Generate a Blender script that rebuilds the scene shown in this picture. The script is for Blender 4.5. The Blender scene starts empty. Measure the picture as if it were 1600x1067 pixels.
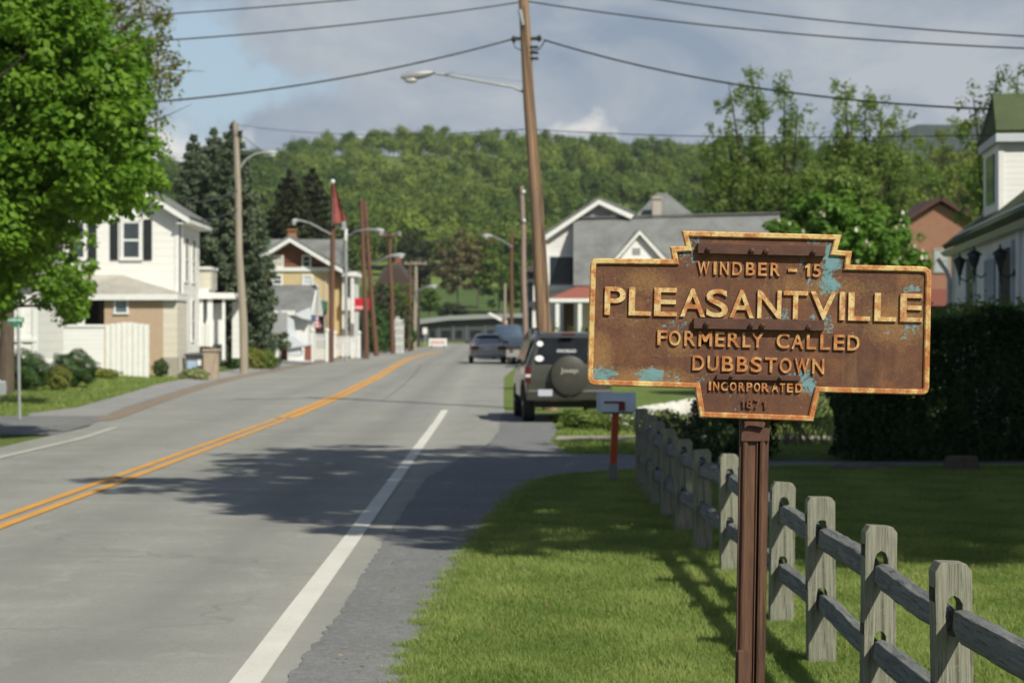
import bpy, math, random
import numpy as np
from mathutils import Vector, Matrix
random.seed(7); rng = np.random.default_rng(7)
SC = bpy.context.scene; COL = SC.collection
F = 3400.0; CAMH = 1.65; HY = 530.0; PXC = 800.0
def clamp(v, a=0., b=1.): return max(a, min(b, v))
def interp(x, xs, ys): return float(np.interp(x, xs, ys))
def at(px, py, d):
    return Vector(((px-PXC)/F*d, d, CAMH-(py-HY)/F*d))
def XR(x0, y): return x0-0.00588*y          # the road runs a touch to the left of straight ahead

# ------------------------------------------------------------------ terrain
RIDX = [200,270,400,480,560,700,900,1000,1100,1250,1400,1500,1700]
RIDY = [262,255,240,222,212,214,210,216,222,236,244,250,256]
def ridge(x):
    px = PXC + x/820*F
    return CAMH+(HY-interp(px, RIDX, RIDY))/F*820-9.0
def gz(x, y):
    z = 0.0
    if y > 45: z = (min(y, 262)-45)*0.0067
    if y > 262:
        if y < 300: z += (y-262)/38*1.9
        elif y < 430: z = 3.35+(y-300)/130*9.0
        elif y < 820:
            t = (y-430)/390; t = t*t*(3-2*t)*.35+t*.65
            z = 12.35+(ridge(x)-12.35)*t + 1.5*math.sin(x*.045+y*.02)
        else: z = ridge(x)-(y-820)*.14 + 1.5*math.sin(x*.045+820*.02)
    if y < 262:
        if x < -10.6 and y > 48: z += .30*clamp((-10.6-x)/4)*clamp((y-48)/16)
        if x > 4 and y > 55: z += 2.2*clamp((x-4)/18)*clamp((y-55)/95)
    return z

# ------------------------------------------------------------------ objects
def tag(o, label=None, cat=None, group=None, kind=None):
    if label: o['label'] = label
    if cat: o['category'] = cat
    if group: o['group'] = group
    if kind: o['kind'] = kind
    return o
def thing(name, label, cat, loc=(0,0,0), rz=0., group=None):
    o = bpy.data.objects.new(name, None); COL.objects.link(o)
    o.location = loc; o.rotation_euler = (0,0,rz); o.empty_display_size = .2
    return tag(o, label, cat, group)
def rootloc(p):
    v = Vector((0,0,0))
    while p is not None: v = v + Vector(p.location); p = p.parent
    return v
def copy_tree(o, parent=None):
    c = o.copy(); COL.objects.link(c); c.parent = parent
    for ch in list(o.children): copy_tree(ch, c)
    return c
class MB:
    def __init__(s): s.v = []; s.f = []; s.tint = None
    def add(s, vs, fs):
        n = len(s.v); s.v += [tuple(v) for v in vs]; s.f += [tuple(i+n for i in f) for f in fs]; return s
    def box(s, x0,y0,z0,x1,y1,z1):
        if x0>x1: x0,x1=x1,x0
        if y0>y1: y0,y1=y1,y0
        if z0>z1: z0,z1=z1,z0
        return s.add([(x0,y0,z0),(x1,y0,z0),(x1,y1,z0),(x0,y1,z0),(x0,y0,z1),(x1,y0,z1),(x1,y1,z1),(x0,y1,z1)],
            [(0,3,2,1),(4,5,6,7),(0,1,5,4),(1,2,6,5),(2,3,7,6),(3,0,4,7)])
    def pbox(s, px0,py0,px1,py1,d,front,back):
        a = at(px0,py0,d); b = at(px1,py1,d)
        return s.box(a.x, d-front, a.z, b.x, d+back, b.z)
    def prism(s, pts, axis, t0, t1):
        """polygon (a,b) extruded; axis 'y': pts are (x,z); 'x': pts are (y,z); 'z': pts are (x,y)"""
        n = len(pts)
        def mk(p, t):
            return (p[0],t,p[1]) if axis=='y' else ((t,p[0],p[1]) if axis=='x' else (p[0],p[1],t))
        vs = [mk(p,t0) for p in pts]+[mk(p,t1) for p in pts]
        fs = [tuple(range(n)), tuple(range(2*n-1,n-1,-1))]+[(i,i+n,(i+1)%n+n,(i+1)%n) for i in range(n)]
        return s.add(vs, fs)
    def pprism(s, pts, d, front, back):
        q = [at(a,b,d) for a,b in pts]
        return s.prism([(p.x,p.z) for p in q], 'y', d-front, d+back)
    def slab(s, quad, th):
        """a quad of 3-D points given thickness along its own normal"""
        q = [Vector(p) for p in quad]; n = (q[1]-q[0]).cross(q[-1]-q[0]).normalized()*th
        m = len(q)
        return s.add([tuple(p) for p in q]+[tuple(p-n) for p in q],
            [tuple(range(m)), tuple(range(2*m-1,m-1,-1))]+[(i,i+m,(i+1)%m+m,(i+1)%m) for i in range(m)])
    def tube(s, pts, rad, seg=10, cap=True, sx=1.0):
        pts = [Vector(p) for p in pts]; n = len(pts)
        if not hasattr(rad,'__len__'): rad = [rad]*n
        base = len(s.v); ref = None
        for i,p in enumerate(pts):
            d = (pts[min(i+1,n-1)]-pts[max(i-1,0)]).normalized()
            if ref is None: ref = Vector((1,0,0)) if abs(d.x)<.8 else Vector((0,1,0))
            u = (ref-d*ref.dot(d)).normalized(); w = d.cross(u); ref = u
            for k in range(seg):
                a = 2*math.pi*k/seg; q = p+(u*math.cos(a)*sx+w*math.sin(a))*rad[i]; s.v.append(tuple(q))
        for i in range(n-1):
            for k in range(seg):
                a = base+i*seg+k; b = base+i*seg+(k+1)%seg
                s.f.append((a,b,b+seg,a+seg))
        if cap:
            s.f.append(tuple(base+k for k in range(seg-1,-1,-1))); s.f.append(tuple(base+(n-1)*seg+k for k in range(seg)))
        return s
    def ball(s, c, r, nu=14, nv=9, jit=0.):
        c = Vector(c); rx,ry,rz = r if hasattr(r,'__len__') else (r,r,r); base=len(s.v)
        s.v.append((c.x,c.y,c.z+rz))
        for j in range(1,nv):
            t = math.pi*j/nv
            for i in range(nu):
                a = 2*math.pi*i/nu; q = 1+random.uniform(-jit,jit)
                s.v.append((c.x+rx*q*math.sin(t)*math.cos(a), c.y+ry*q*math.sin(t)*math.sin(a), c.z+rz*q*math.cos(t)))
        s.v.append((c.x,c.y,c.z-rz))
        for i in range(nu):
            s.f.append((base,base+1+i,base+1+(i+1)%nu))
            for j in range(nv-2):
                a=base+1+j*nu+i; b=base+1+j*nu+(i+1)%nu
                s.f.append((a,a+nu,b+nu,b))
            e=base+1+(nv-2)*nu; s.f.append((e+i,base+1+(nv-1)*nu,e+(i+1)%nu))
        return s
    def lathe(s, c, prof, axis='z', seg=20):
        """prof: (radius, height) pairs"""
        c = Vector(c); base=len(s.v); n=len(prof)
        for r,h in prof:
            for k in range(seg):
                a=2*math.pi*k/seg; u,w=r*math.cos(a),r*math.sin(a)
                q = (u,w,h) if axis=='z' else ((u,h,w) if axis=='y' else (h,u,w))
                s.v.append((c.x+q[0],c.y+q[1],c.z+q[2]))
        for i in range(n-1):
            for k in range(seg):
                a=base+i*seg+k; b=base+i*seg+(k+1)%seg; s.f.append((a,b,b+seg,a+seg))
        s.f.append(tuple(base+k for k in range(seg-1,-1,-1))); s.f.append(tuple(base+(n-1)*seg+k for k in range(seg)))
        return s
    def build(s, name, mat, parent=None, world=False, smooth=None, bevel=0., fix=True):
        off = rootloc(parent) if (world and parent) else Vector((0,0,0))
        me = bpy.data.meshes.new(name)
        me.from_pydata([(x-off.x,y-off.y,z-off.z) for x,y,z in s.v], [], s.f)
        if fix:
            import bmesh
            bm = bmesh.new(); bm.from_mesh(me); bmesh.ops.recalc_face_normals(bm, faces=bm.faces); bm.to_mesh(me); bm.free()
        if mat: me.materials.append(mat)
        if smooth is not None:
            me.polygons.foreach_set('use_smooth', [True]*len(me.polygons)); me.set_sharp_from_angle(angle=math.radians(smooth))
        me.update()
        o = bpy.data.objects.new(name, me); COL.objects.link(o); o.parent = parent
        if bevel:
            b = o.modifiers.new('bevel','BEVEL'); b.width = bevel; b.segments = 2; b.limit_method = 'ANGLE'
        return o
def np_mesh(name, V, Fc, mat, parent=None, tint=None, k=4):
    """V (N,3), Fc (M,k)"""
    me = bpy.data.meshes.new(name); V = np.asarray(V, np.float32); Fc = np.asarray(Fc, np.int32)
    me.vertices.add(len(V)); me.vertices.foreach_set('co', V.ravel())
    me.loops.add(Fc.size); me.loops.foreach_set('vertex_index', Fc.ravel())
    me.polygons.add(len(Fc)); me.polygons.foreach_set('loop_start', np.arange(0, Fc.size, k, dtype=np.int32))
    me.update(calc_edges=True)
    if tint is not None:
        a = me.attributes.new('tint','FLOAT','POINT'); a.data.foreach_set('value', np.asarray(tint, np.float32))
    if mat: me.materials.append(mat)
    o = bpy.data.objects.new(name, me); COL.objects.link(o); o.parent = parent
    return o

# ------------------------------------------------------------------ materials
def new_mat(name):
    m = bpy.data.materials.new(name); m.use_nodes = True
    nt = m.node_tree; b = nt.nodes['Principled BSDF']; return m, nt, b
def N(nt, t, **kw):
    n = nt.nodes.new(t)
    for k,v in kw.items():
        if k.startswith('i_'): n.inputs[k[2:].replace('_',' ')].default_value = v
        else: setattr(n, k, v)
    return n
def mixc(nt, fac, a, b, mode='MIX'):
    m = nt.nodes.new('ShaderNodeMix'); m.data_type='RGBA'; m.blend_type = mode
    for sock,val in ((m.inputs[0],fac),(m.inputs[6],a),(m.inputs[7],b)):
        if hasattr(val,'links') or isinstance(val, bpy.types.NodeSocket): nt.links.new(val, sock)
        else: sock.default_value = val if not isinstance(val, tuple) or len(val)==4 else (*val,1)
    return m.outputs[2]
def math_(nt, op, a, b=None, c=None, cl=False):
    m = nt.nodes.new('ShaderNodeMath'); m.operation = op; m.use_clamp = cl
    for i,v in enumerate((a,b,c)):
        if v is None: continue
        if isinstance(v, bpy.types.NodeSocket): nt.links.new(v, m.inputs[i])
        else: m.inputs[i].default_value = v
    return m.outputs[0]
def noise(nt, vec, scale, detail=4, rough=.6, dist=0.):
    n = N(nt,'ShaderNodeTexNoise'); n.inputs['Scale'].default_value=scale; n.inputs['Detail'].default_value=detail
    n.inputs['Roughness'].default_value=rough; n.inputs['Distortion'].default_value=dist
    if vec is not None: nt.links.new(vec, n.inputs['Vector'])
    return n.outputs[0]
def ramp(nt, fac, lo, hi, a=0., b=1.):
    r = N(nt,'ShaderNodeMapRange', clamp=True); nt.links.new(fac, r.inputs[0])
    for i,v in zip((1,2,3,4),(lo,hi,a,b)): r.inputs[i].default_value = v
    return r.outputs[0]
def coords(nt, kind='Object', scale=None):
    t = N(nt,'ShaderNodeTexCoord').outputs[kind]
    if scale:
        m = N(nt,'ShaderNodeMapping'); nt.links.new(t, m.inputs[0]); m.inputs['Scale'].default_value = scale; t = m.outputs[0]
    return t
def bump(nt, b, h, strength=.3, dist=.02):
    n = N(nt,'ShaderNodeBump'); n.inputs['Strength'].default_value=strength; n.inputs['Distance'].default_value=dist
    nt.links.new(h, n.inputs['Height']); nt.links.new(n.outputs[0], b.inputs['Normal'])
_mc = {}
def M(name, c1, c2=None, rough=.7, scale=6., bmp=0., metal=0., spec=.3, stretch=None, bscale=None, bdist=.01, coat=0.):
    if name in _mc: return _mc[name]
    m, nt, b = new_mat(name)
    c2 = c2 or tuple(c*.8 for c in c1); v = coords(nt, 'Object', stretch)
    f = ramp(nt, noise(nt, v, scale, 5), .3, .7)
    nt.links.new(mixc(nt, f, c1, c2), b.inputs['Base Color'])
    b.inputs['Roughness'].default_value=rough; b.inputs['Metallic'].default_value=metal
    b.inputs['Specular IOR Level'].default_value=spec; b.inputs['Coat Weight'].default_value=coat
    if bmp: bump(nt, b, noise(nt, v, bscale or scale*4, 6), bmp, bdist)
    _mc[name]=m; return m
def siding(name, c1, c2, pitch=.2, dark=.55):
    m, nt, b = new_mat(name); v = coords(nt); s = N(nt,'ShaderNodeSeparateXYZ'); nt.links.new(v, s.inputs[0])
    fr = math_(nt,'FRACT', math_(nt,'MULTIPLY', s.outputs[2], 1/pitch))
    f = ramp(nt, noise(nt, coords(nt,'Object',(.6,.6,3)), 1.5, 5), .3, .75)
    nt.links.new(mixc(nt, f, c1, c2), b.inputs['Base Color']); b.inputs['Roughness'].default_value=.55
    bump(nt, b, math_(nt,'SUBTRACT', 1., fr), 1., .018*pitch/.2); return m
def shingles(name, c1, c2, scale=1., ax=(0,2)):
    m, nt, b = new_mat(name); v = coords(nt); s = N(nt,'ShaderNodeSeparateXYZ'); nt.links.new(v, s.inputs[0])
    cb = N(nt,'ShaderNodeCombineXYZ'); nt.links.new(s.outputs[ax[0]], cb.inputs[0]); nt.links.new(s.outputs[ax[1]], cb.inputs[1])
    br = N(nt,'ShaderNodeTexBrick'); nt.links.new(cb.outputs[0], br.inputs[0]); br.inputs['Scale'].default_value=4*scale
    br.inputs['Color1'].default_value=(*c1,1); br.inputs['Color2'].default_value=(*c2,1); br.inputs['Mortar'].default_value=(*[c*.6 for c in c1],1)
    br.inputs['Mortar Size'].default_value=.015; br.inputs['Bias'].default_value=.0
    f = ramp(nt, noise(nt, v, .9, 6), .3, .7)
    nt.links.new(mixc(nt, f, br.outputs[0], tuple(c*1.25 for c in c2), 'MIX'), b.inputs['Base Color'])
    b.inputs['Roughness'].default_value=.9; b.inputs['Specular IOR Level'].default_value=.15
    bump(nt, b, br.outputs[1], -.4, .02); return m
def leafmat(name, c1, c2, trans=.35, gloss=.25):
    if name in _mc: return _mc[name]
    m = bpy.data.materials.new(name); m.use_nodes=True; nt=m.node_tree; nt.nodes.clear()
    out=N(nt,'ShaderNodeOutputMaterial'); a=N(nt,'ShaderNodeAttribute', attribute_name='tint')
    col=mixc(nt, a.outputs['Fac'], c1, c2)
    d=N(nt,'ShaderNodeBsdfPrincipled'); d.inputs['Roughness'].default_value=.45; d.inputs['Specular IOR Level'].default_value=gloss
    nt.links.new(col, d.inputs['Base Color'])
    t=N(nt,'ShaderNodeBsdfTranslucent'); nt.links.new(mixc(nt, .5, col, tuple(min(1,c*k) for c,k in zip(c2,(1.3,1.4,.7)))), t.inputs[0])
    mx=N(nt,'ShaderNodeMixShader'); mx.inputs[0].default_value=trans
    nt.links.new(d.outputs[0], mx.inputs[1]); nt.links.new(t.outputs[0], mx.inputs[2]); nt.links.new(mx.outputs[0], out.inputs[0])
    _mc[name]=m; return m

# ------------------------------------------------------------------ foliage
def unit(n):
    v = rng.normal(size=(n,3)); return v/np.linalg.norm(v,axis=1,keepdims=True)
def leaves(name, P, size, mat, parent=None, tint=None, up=.5, off=(0,0,0), aspect=.7, outward=None):
    """one rhombic leaf (two halves folded a little) at each point"""
    n = len(P); P = np.asarray(P)-np.asarray(off)
    if outward is None and len(_LD[0])==n: outward = _LD[0]*1.1
    nr = unit(n); nr[:,2] += up
    if outward is not None: nr += outward
    nr /= np.linalg.norm(nr,axis=1,keepdims=True)
    a = np.cross(nr, unit(n)); a /= np.linalg.norm(a,axis=1,keepdims=True)+1e-9; b = np.cross(nr,a)
    sz = (size*rng.uniform(.6,1.35,n))[:,None]
    a *= sz*.5; b *= sz*.5*aspect
    V = np.stack([P-a, P+b-a*.15+nr*sz*.08, P+a, P-b-a*.15+nr*sz*.08], 1).reshape(-1,3)
    Fc = np.arange(4*n).reshape(n,4)
    if tint is None: tint = rng.uniform(0,1,n)
    return np_mesh(name, V, Fc, mat, parent, np.repeat(tint,4))
_LD=[np.zeros((0,3))]
def clumpy(centers, radii, per, flat=.8):
    """points scattered in clumps; denser towards each clump's shell"""
    C = np.asarray(centers); n = len(C)
    d = unit(n*per); r = rng.uniform(.25,1,n*per)**.6
    _LD[0]=d.copy(); R = np.repeat(np.asarray(radii),per); d[:,2]*=flat
    return np.repeat(C,per,axis=0)+d*(r*R)[:,None], np.repeat(np.arange(n),per)
def ellip_points(n, c, r, lo=.55, zmin=-1.):
    """points in the outer part of an ellipsoid with a lumpy outline"""
    d = unit(n*2); d = d[d[:,2]>zmin][:n]
    lump = 1+.16*np.sin(d[:,0]*5.1+c[0])*np.cos(d[:,1]*4.3+c[1])+.10*np.sin(d[:,2]*7+d[:,0]*6+c[2])+.07*np.sin(d[:,1]*13+d[:,2]*11)
    rr = (rng.uniform(lo**2,1,len(d))**.5)*lump
    return np.asarray(c)+d*rr[:,None]*np.asarray(r), d
def limb_tree(root_pt, fork_z, targets, r0, bark, parent, nlimb=9, name='trunk', tilt=(0,0)):
    """trunk with limbs reaching towards the clumps"""
    mb = MB(); b = Vector(root_pt)
    top = Vector((b.x+tilt[0], b.y+tilt[1], fork_z))
    zt = float(np.max(targets[:,2])); mid = Vector((float(np.mean(targets[:,0])), float(np.mean(targets[:,1])), zt-.12*(zt-fork_z)))
    pts=[b, b.lerp(top,.5)+Vector((random.uniform(-.05,.05)*r0*5,0,0)), top, top.lerp(mid,.5)+Vector((random.uniform(-.3,.3),random.uniform(-.3,.3),0)), mid]
    mb.tube([b+Vector((0,0,-.15))]+pts, [r0*1.35,r0*1.2,r0*.95,r0*.8,r0*.4,r0*.08], 10)
    idx = rng.choice(len(targets), min(nlimb,len(targets)), replace=False)
    for i in idx:
        t = Vector(targets[i]); k = random.uniform(0,.55); s = top.lerp(mid,k)
        if t.z < s.z-.3: s = b.lerp(top,random.uniform(.75,1))
        m1 = s.lerp(t,.45)+Vector((random.uniform(-.2,.2),random.uniform(-.2,.2),.12*(t-s).length*random.uniform(.3,1)))
        rr = r0*random.uniform(.28,.45); mb.tube([s,m1,t],[rr,rr*.6,rr*.18],6)
        for q in range(2):
            e = t+Vector((random.uniform(-1,1),random.uniform(-1,1),random.uniform(-.3,.8)))*(t-s).length*.25
            mb.tube([m1,m1.lerp(e,.6)+Vector((0,0,.08)),e],[rr*.4,rr*.25,rr*.08],5)
    return mb.build(name, bark, parent, world=True, smooth=60)
def tree(name, label, x, y, height, crown, mat, bark, nclump=60, per=120, leaf=.16, clump=.6, r0=.2, group=None, lo=.5, cat='tree', z0=None, nlimb=10, fork=None, up=.5, crown2=None, zmin=-.9):
    """crown = (cx,cy,cz,rx,ry,rz) relative to the foot"""
    z0 = gz(x,y)-.03 if z0 is None else z0
    t = thing(name, label, cat, (x,y,z0), 0, group)
    c = np.array([x+crown[0], y+crown[1], z0+crown[2]]); r = np.array(crown[3:6])
    C,_ = ellip_points(nclump, c, r, lo, zmin)
    if crown2 is not None:
        c2 = np.array([x+crown2[0], y+crown2[1], z0+crown2[2]]); C2,_ = ellip_points(crown2[6], c2, np.array(crown2[3:6]), .3, -1); C = np.vstack([C,C2])
    R = clump*rng.uniform(.6,1.25,len(C)); P, ci = clumpy(C,R,per)
    tint = np.clip(rng.uniform(0,1,len(C))[ci]*.6+rng.uniform(0,.4,len(P)),0,1)
    leaves('crown', P, leaf, mat, t, tint, up, off=(x,y,z0))
    limb_tree((x,y,z0), z0+(fork if fork else height*.3), C, r0, bark, t, nlimb)
    return t
def bush(name, label, x, y, rx, ry, h, mat, n=2500, leaf=.07, cat='bush', group=None, z0=None, lo=.8):
    z0 = gz(x,y)-.03 if z0 is None else z0
    t = thing(name, label, cat, (x,y,z0), 0, group)
    P,d = ellip_points(n, np.array([x,y,z0+h*.46]), np.array([rx*.92,ry*.92,h*.54]), lo, -.8)
    P[:,2] = np.maximum(P[:,2], z0+.02)
    leaves('foliage', P, leaf, mat, t, None, .3, off=(x,y,z0), outward=d*1.5)
    c = MB().ball((x,y,z0+h*.44),(rx*.72,ry*.72,h*.42),12,8,.06)
    mb = MB()
    for k in range(7):
        a = k*.9; mb.tube([(x+.04*math.cos(a),y+.04*math.sin(a),z0-.05),(x+rx*.3*math.cos(a),y+ry*.3*math.sin(a),z0+h*.4),(x+rx*.6*math.cos(a),y+ry*.6*math.sin(a),z0+h*.75)],[.02,.014,.005],5)
    mb.build('stem', M('bark_dark',(.06,.045,.035)), t, world=True)
    return t
# ================================================================== camera, light, sky
cam = bpy.data.cameras.new('camera'); co = bpy.data.objects.new('camera', cam); COL.objects.link(co)
co.location=(0,0,CAMH); co.rotation_euler=(math.pi/2,0,0); cam.sensor_width=36; cam.lens=36*F/1600
cam.shift_y = -(533.5-HY)/1600; cam.clip_end=6000; cam.clip_start=.1
cam.dof.use_dof=True; cam.dof.focus_distance=7.02; cam.dof.aperture_fstop=6.0; cam.dof.aperture_blades=6
SC.camera=co
sd = Vector((-.62,.92,-1.0)).normalized()
sun = bpy.data.lights.new('sun','SUN'); so = bpy.data.objects.new('sun', sun); COL.objects.link(so)
so.rotation_euler = sd.to_track_quat('-Z','Y').to_euler(); so.location=(20,-30,40)
sun.energy=4.9; sun.angle=math.radians(.53); sun.color=(1,.965,.83)
w = bpy.data.worlds.new('World'); SC.world=w; w.use_nodes=True; nt=w.node_tree
bg=nt.nodes['Background']; bg.inputs[1].default_value=.1
sky=N(nt,'ShaderNodeTexSky', sky_type='NISHITA', sun_disc=False); sky.sun_elevation=math.asin(-sd.z); sky.sun_rotation=math.atan2(-sd.x,-sd.y)
sky.air_density=1.1; sky.dust_density=1.6
# clouds: a broken grey-blue deck by direction (u = right, v = up, as tangents of the view direction)
d=coords(nt,'Generated'); sp=N(nt,'ShaderNodeSeparateXYZ'); nt.links.new(d,sp.inputs[0])
yy=math_(nt,'MAXIMUM',math_(nt,'ABSOLUTE',sp.outputs[1]),.05)
u=math_(nt,'DIVIDE',sp.outputs[0],yy); v=math_(nt,'DIVIDE',sp.outputs[2],yy)
cw=N(nt,'ShaderNodeCombineXYZ'); nt.links.new(u,cw.inputs[0]); nt.links.new(v,cw.inputs[1])
wn=N(nt,'ShaderNodeTexNoise'); nt.links.new(cw.outputs[0],wn.inputs[0]); wn.inputs['Scale'].default_value=22; wn.inputs['Detail'].default_value=9; wn.inputs['Roughness'].default_value=.62
wc=N(nt,'ShaderNodeSeparateColor'); nt.links.new(wn.outputs[1],wc.inputs[0])
uw=math_(nt,'ADD',u,math_(nt,'MULTIPLY',math_(nt,'SUBTRACT',wc.outputs[0],.5),.10)); vw=math_(nt,'ADD',v,math_(nt,'MULTIPLY',math_(nt,'SUBTRACT',wc.outputs[1],.5),.055))
cb=N(nt,'ShaderNodeCombineXYZ'); nt.links.new(u,cb.inputs[0]); nt.links.new(math_(nt,'MULTIPLY',v,1.7),cb.inputs[1]); nt.links.new(math_(nt,'SIGN',sp.outputs[1]),cb.inputs[2])
uv=cb.outputs[0]
def blob(pu,pv,ru,rv):
    u0=(pu-800)/F; v0=(HY-pv)/F
    a=math_(nt,'DIVIDE',math_(nt,'SUBTRACT',uw,u0),ru/F); b=math_(nt,'DIVIDE',math_(nt,'SUBTRACT',vw,v0),rv/F)
    r2=math_(nt,'ADD',math_(nt,'MULTIPLY',a,a),math_(nt,'MULTIPLY',b,b))
    return math_(nt,'SUBTRACT',1.,math_(nt,'SQRT',r2),cl=True)
n1=noise(nt,uv,11,9,.60,.5); n2=noise(nt,uv,34,9,.66,.3); n3=noise(nt,uv,7,5,.5,.2)
blue=math_(nt,'ADD',math_(nt,'ADD',blob(300,110,150,170),math_(nt,'MULTIPLY',blob(480,120,230,80),.62)),math_(nt,'MULTIPLY',blob(455,-60,120,120),.4))
cover=ramp(nt, math_(nt,'SUBTRACT',math_(nt,'ADD',n1,.30),math_(nt,'MULTIPLY',blue,.75)), .30,.58)
white=math_(nt,'ADD',math_(nt,'ADD',blob(290,218,190,62),math_(nt,'MULTIPLY',blob(915,195,105,34),.72)),math_(nt,'ADD',math_(nt,'MULTIPLY',blob(600,203,90,22),.7),math_(nt,'MULTIPLY',blob(1480,190,180,50),.25)))
wf=ramp(nt, math_(nt,'ADD',math_(nt,'MULTIPLY',white,1.0),math_(nt,'MULTIPLY',n2,.9)), .68,1.25)
shade=ramp(nt, math_(nt,'ADD',math_(nt,'MULTIPLY',n1,.75),math_(nt,'MULTIPLY',n3,.35)), .44,.66)
deck=mixc(nt, shade, (2.6,3.3,4.3), (4.7,5.1,5.55))
deck=mixc(nt, wf, deck, (8.6,8.3,7.7))
clear=mixc(nt, .75, sky.outputs[0], (4.2,5.8,7.2))
up=ramp(nt, sp.outputs[2], .16,.34)
skyc=mixc(nt, up, mixc(nt, cover, clear, deck), mixc(nt, .45, sky.outputs[0], (.75,1.0,1.55)))
nt.links.new(skyc,bg.inputs[0])
SC.view_settings.view_transform='Standard'; SC.view_settings.look='None'; SC.view_settings.exposure=0; SC.view_settings.gamma=1
SC.render.film_transparent=False
SC.cycles.max_bounces=6; SC.cycles.diffuse_bounces=3; SC.cycles.transmission_bounces=4; SC.cycles.transparent_max_bounces=6
SC.cycles.use_denoising=True

# ================================================================== shared materials
white_paint=M('white_paint',(.78,.78,.76),(.70,.70,.68),.5)
wsid=siding('white_clapboard',(.76,.75,.72),(.69,.68,.65),.28)
wsid2=siding('white_vinyl_siding',(.78,.78,.77),(.72,.72,.71),.16)
glass=M('window_glass',(.035,.045,.05),(.06,.07,.075),.08,spec=.8,scale=1.5)
dark=M('dark_interior',(.02,.02,.02),(.035,.03,.025),.8)  # near-black fill, the darkness inside openings is put into the colour
black=M('black_paint',(.018,.022,.024),(.03,.034,.036),.45)
greyroof=shingles('grey_shingles',(.125,.13,.128),(.185,.19,.185))
pole_wood=M('pole_wood',(.36,.215,.12),(.19,.14,.105),.85,3,.4,stretch=(4,4,.3))
pole_pale=M('pole_wood_pale',(.36,.31,.25),(.26,.22,.17),.85,3,.4,stretch=(4,4,.3))
pole_red=M('pole_wood_red',(.17,.085,.055),(.11,.06,.04),.85,3,.4,stretch=(4,4,.3))
galv=M('galvanised_metal',(.40,.41,.41),(.32,.33,.33),.55,metal=.3)
lampglass=M('lamp_lens',(.55,.55,.5),(.45,.45,.42),.15)
wire_m=M('wire_rubber',(.06,.06,.065),(.04,.04,.045),.6)
bark=M('bark',(.13,.10,.075),(.08,.06,.045),.9,5,.6,stretch=(3,3,.6))
bark_d=M('bark_dark',(.06,.045,.035),(.04,.03,.025),.9)
rubber=M('rubber',(.02,.02,.02),(.03,.03,.03),.85)
steel=M('wheel_alloy',(.45,.46,.47),(.35,.36,.37),.35,metal=.7)

# ================================================================== ground
def grassmat():
    m,nt,b=new_mat('lawn_ground'); v=coords(nt)
    f1=ramp(nt,noise(nt,v,.35,6),.3,.7); f2=ramp(nt,noise(nt,v,6,6,.7),.3,.7); 
    c=mixc(nt,f1,(.15,.205,.052),(.22,.27,.085)); c=mixc(nt,math_(nt,'MULTIPLY',f2,.6),c,(.08,.13,.03))
    nt.links.new(c,b.inputs['Base Color']); b.inputs['Roughness'].default_value=.9; b.inputs['Specular IOR Level'].default_value=.1
    bump(nt,b,noise(nt,v,14,8,.75),.8,.06); return m
lawn_m=grassmat()
xs=np.concatenate([np.arange(-420,-40,12),np.arange(-40,-16,2),np.arange(-16,-8,.5),np.arange(-8,12,1.),np.arange(12,40,2),np.arange(40,421,12)])
ys=np.concatenate([np.arange(-30,10,4),np.arange(10,48,2),np.arange(48,70,1.),np.arange(70,262,6),np.arange(262,302,4),np.arange(302,440,8),np.arange(440,1000,14)])
V=[];Fc=[]
for y in ys:
    for x in xs: V.append((x,y,gz(x,y)-.014))
nx=len(xs)
for j in range(len(ys)-1):
    for i in range(nx-1):
        a=j*nx+i; Fc.append((a,a+1,a+nx+1,a+nx))
g=np_mesh('ground',V,Fc,lawn_m); g['kind']='structure'
for p in g.data.polygons: p.use_smooth=True
def strip(name, L, R, mat, dz, ystep=1.0, jag=0., n=None, curb=0.):
    """sheet between two edges; L,R = lists of (y, x)"""
    ly,lx=zip(*L); ry,rx=zip(*R); y0=max(ly[0],ry[0]); y1=min(ly[-1],ry[-1])
    n=max(2,int((y1-y0)/ystep)+1); mb=MB(); k=6
    for i in range(n):
        y=y0+(y1-y0)*i/(n-1); a=interp(y,ly,lx); b=interp(y,ry,rx)
        if jag: a+=jag*random.uniform(-1,1)
        for q in range(k+1):
            x=a+(b-a)*q/k; mb.v.append((x,y,gz(x,y)+dz))
    for i in range(n-1):
        for q in range(k):
            a=i*(k+1)+q; mb.f.append((a,a+1,a+k+2,a+k+1))
    if curb:
        m=len(mb.v); mb.v+=[(x,y,z-curb) for x,y,z in mb.v]; mb.f+=[tuple(i+m for i in reversed(f)) for f in mb.f]
        for i in range(n-1):
            for q in (0,k):
                a=i*(k+1)+q; mb.f.append((a,a+k+1,a+k+1+m,a+m))
        for q in range(k): mb.f.append((q,q+m,q+1+m,q+1))
    return mb.build(name,mat,fix=bool(curb))
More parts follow.
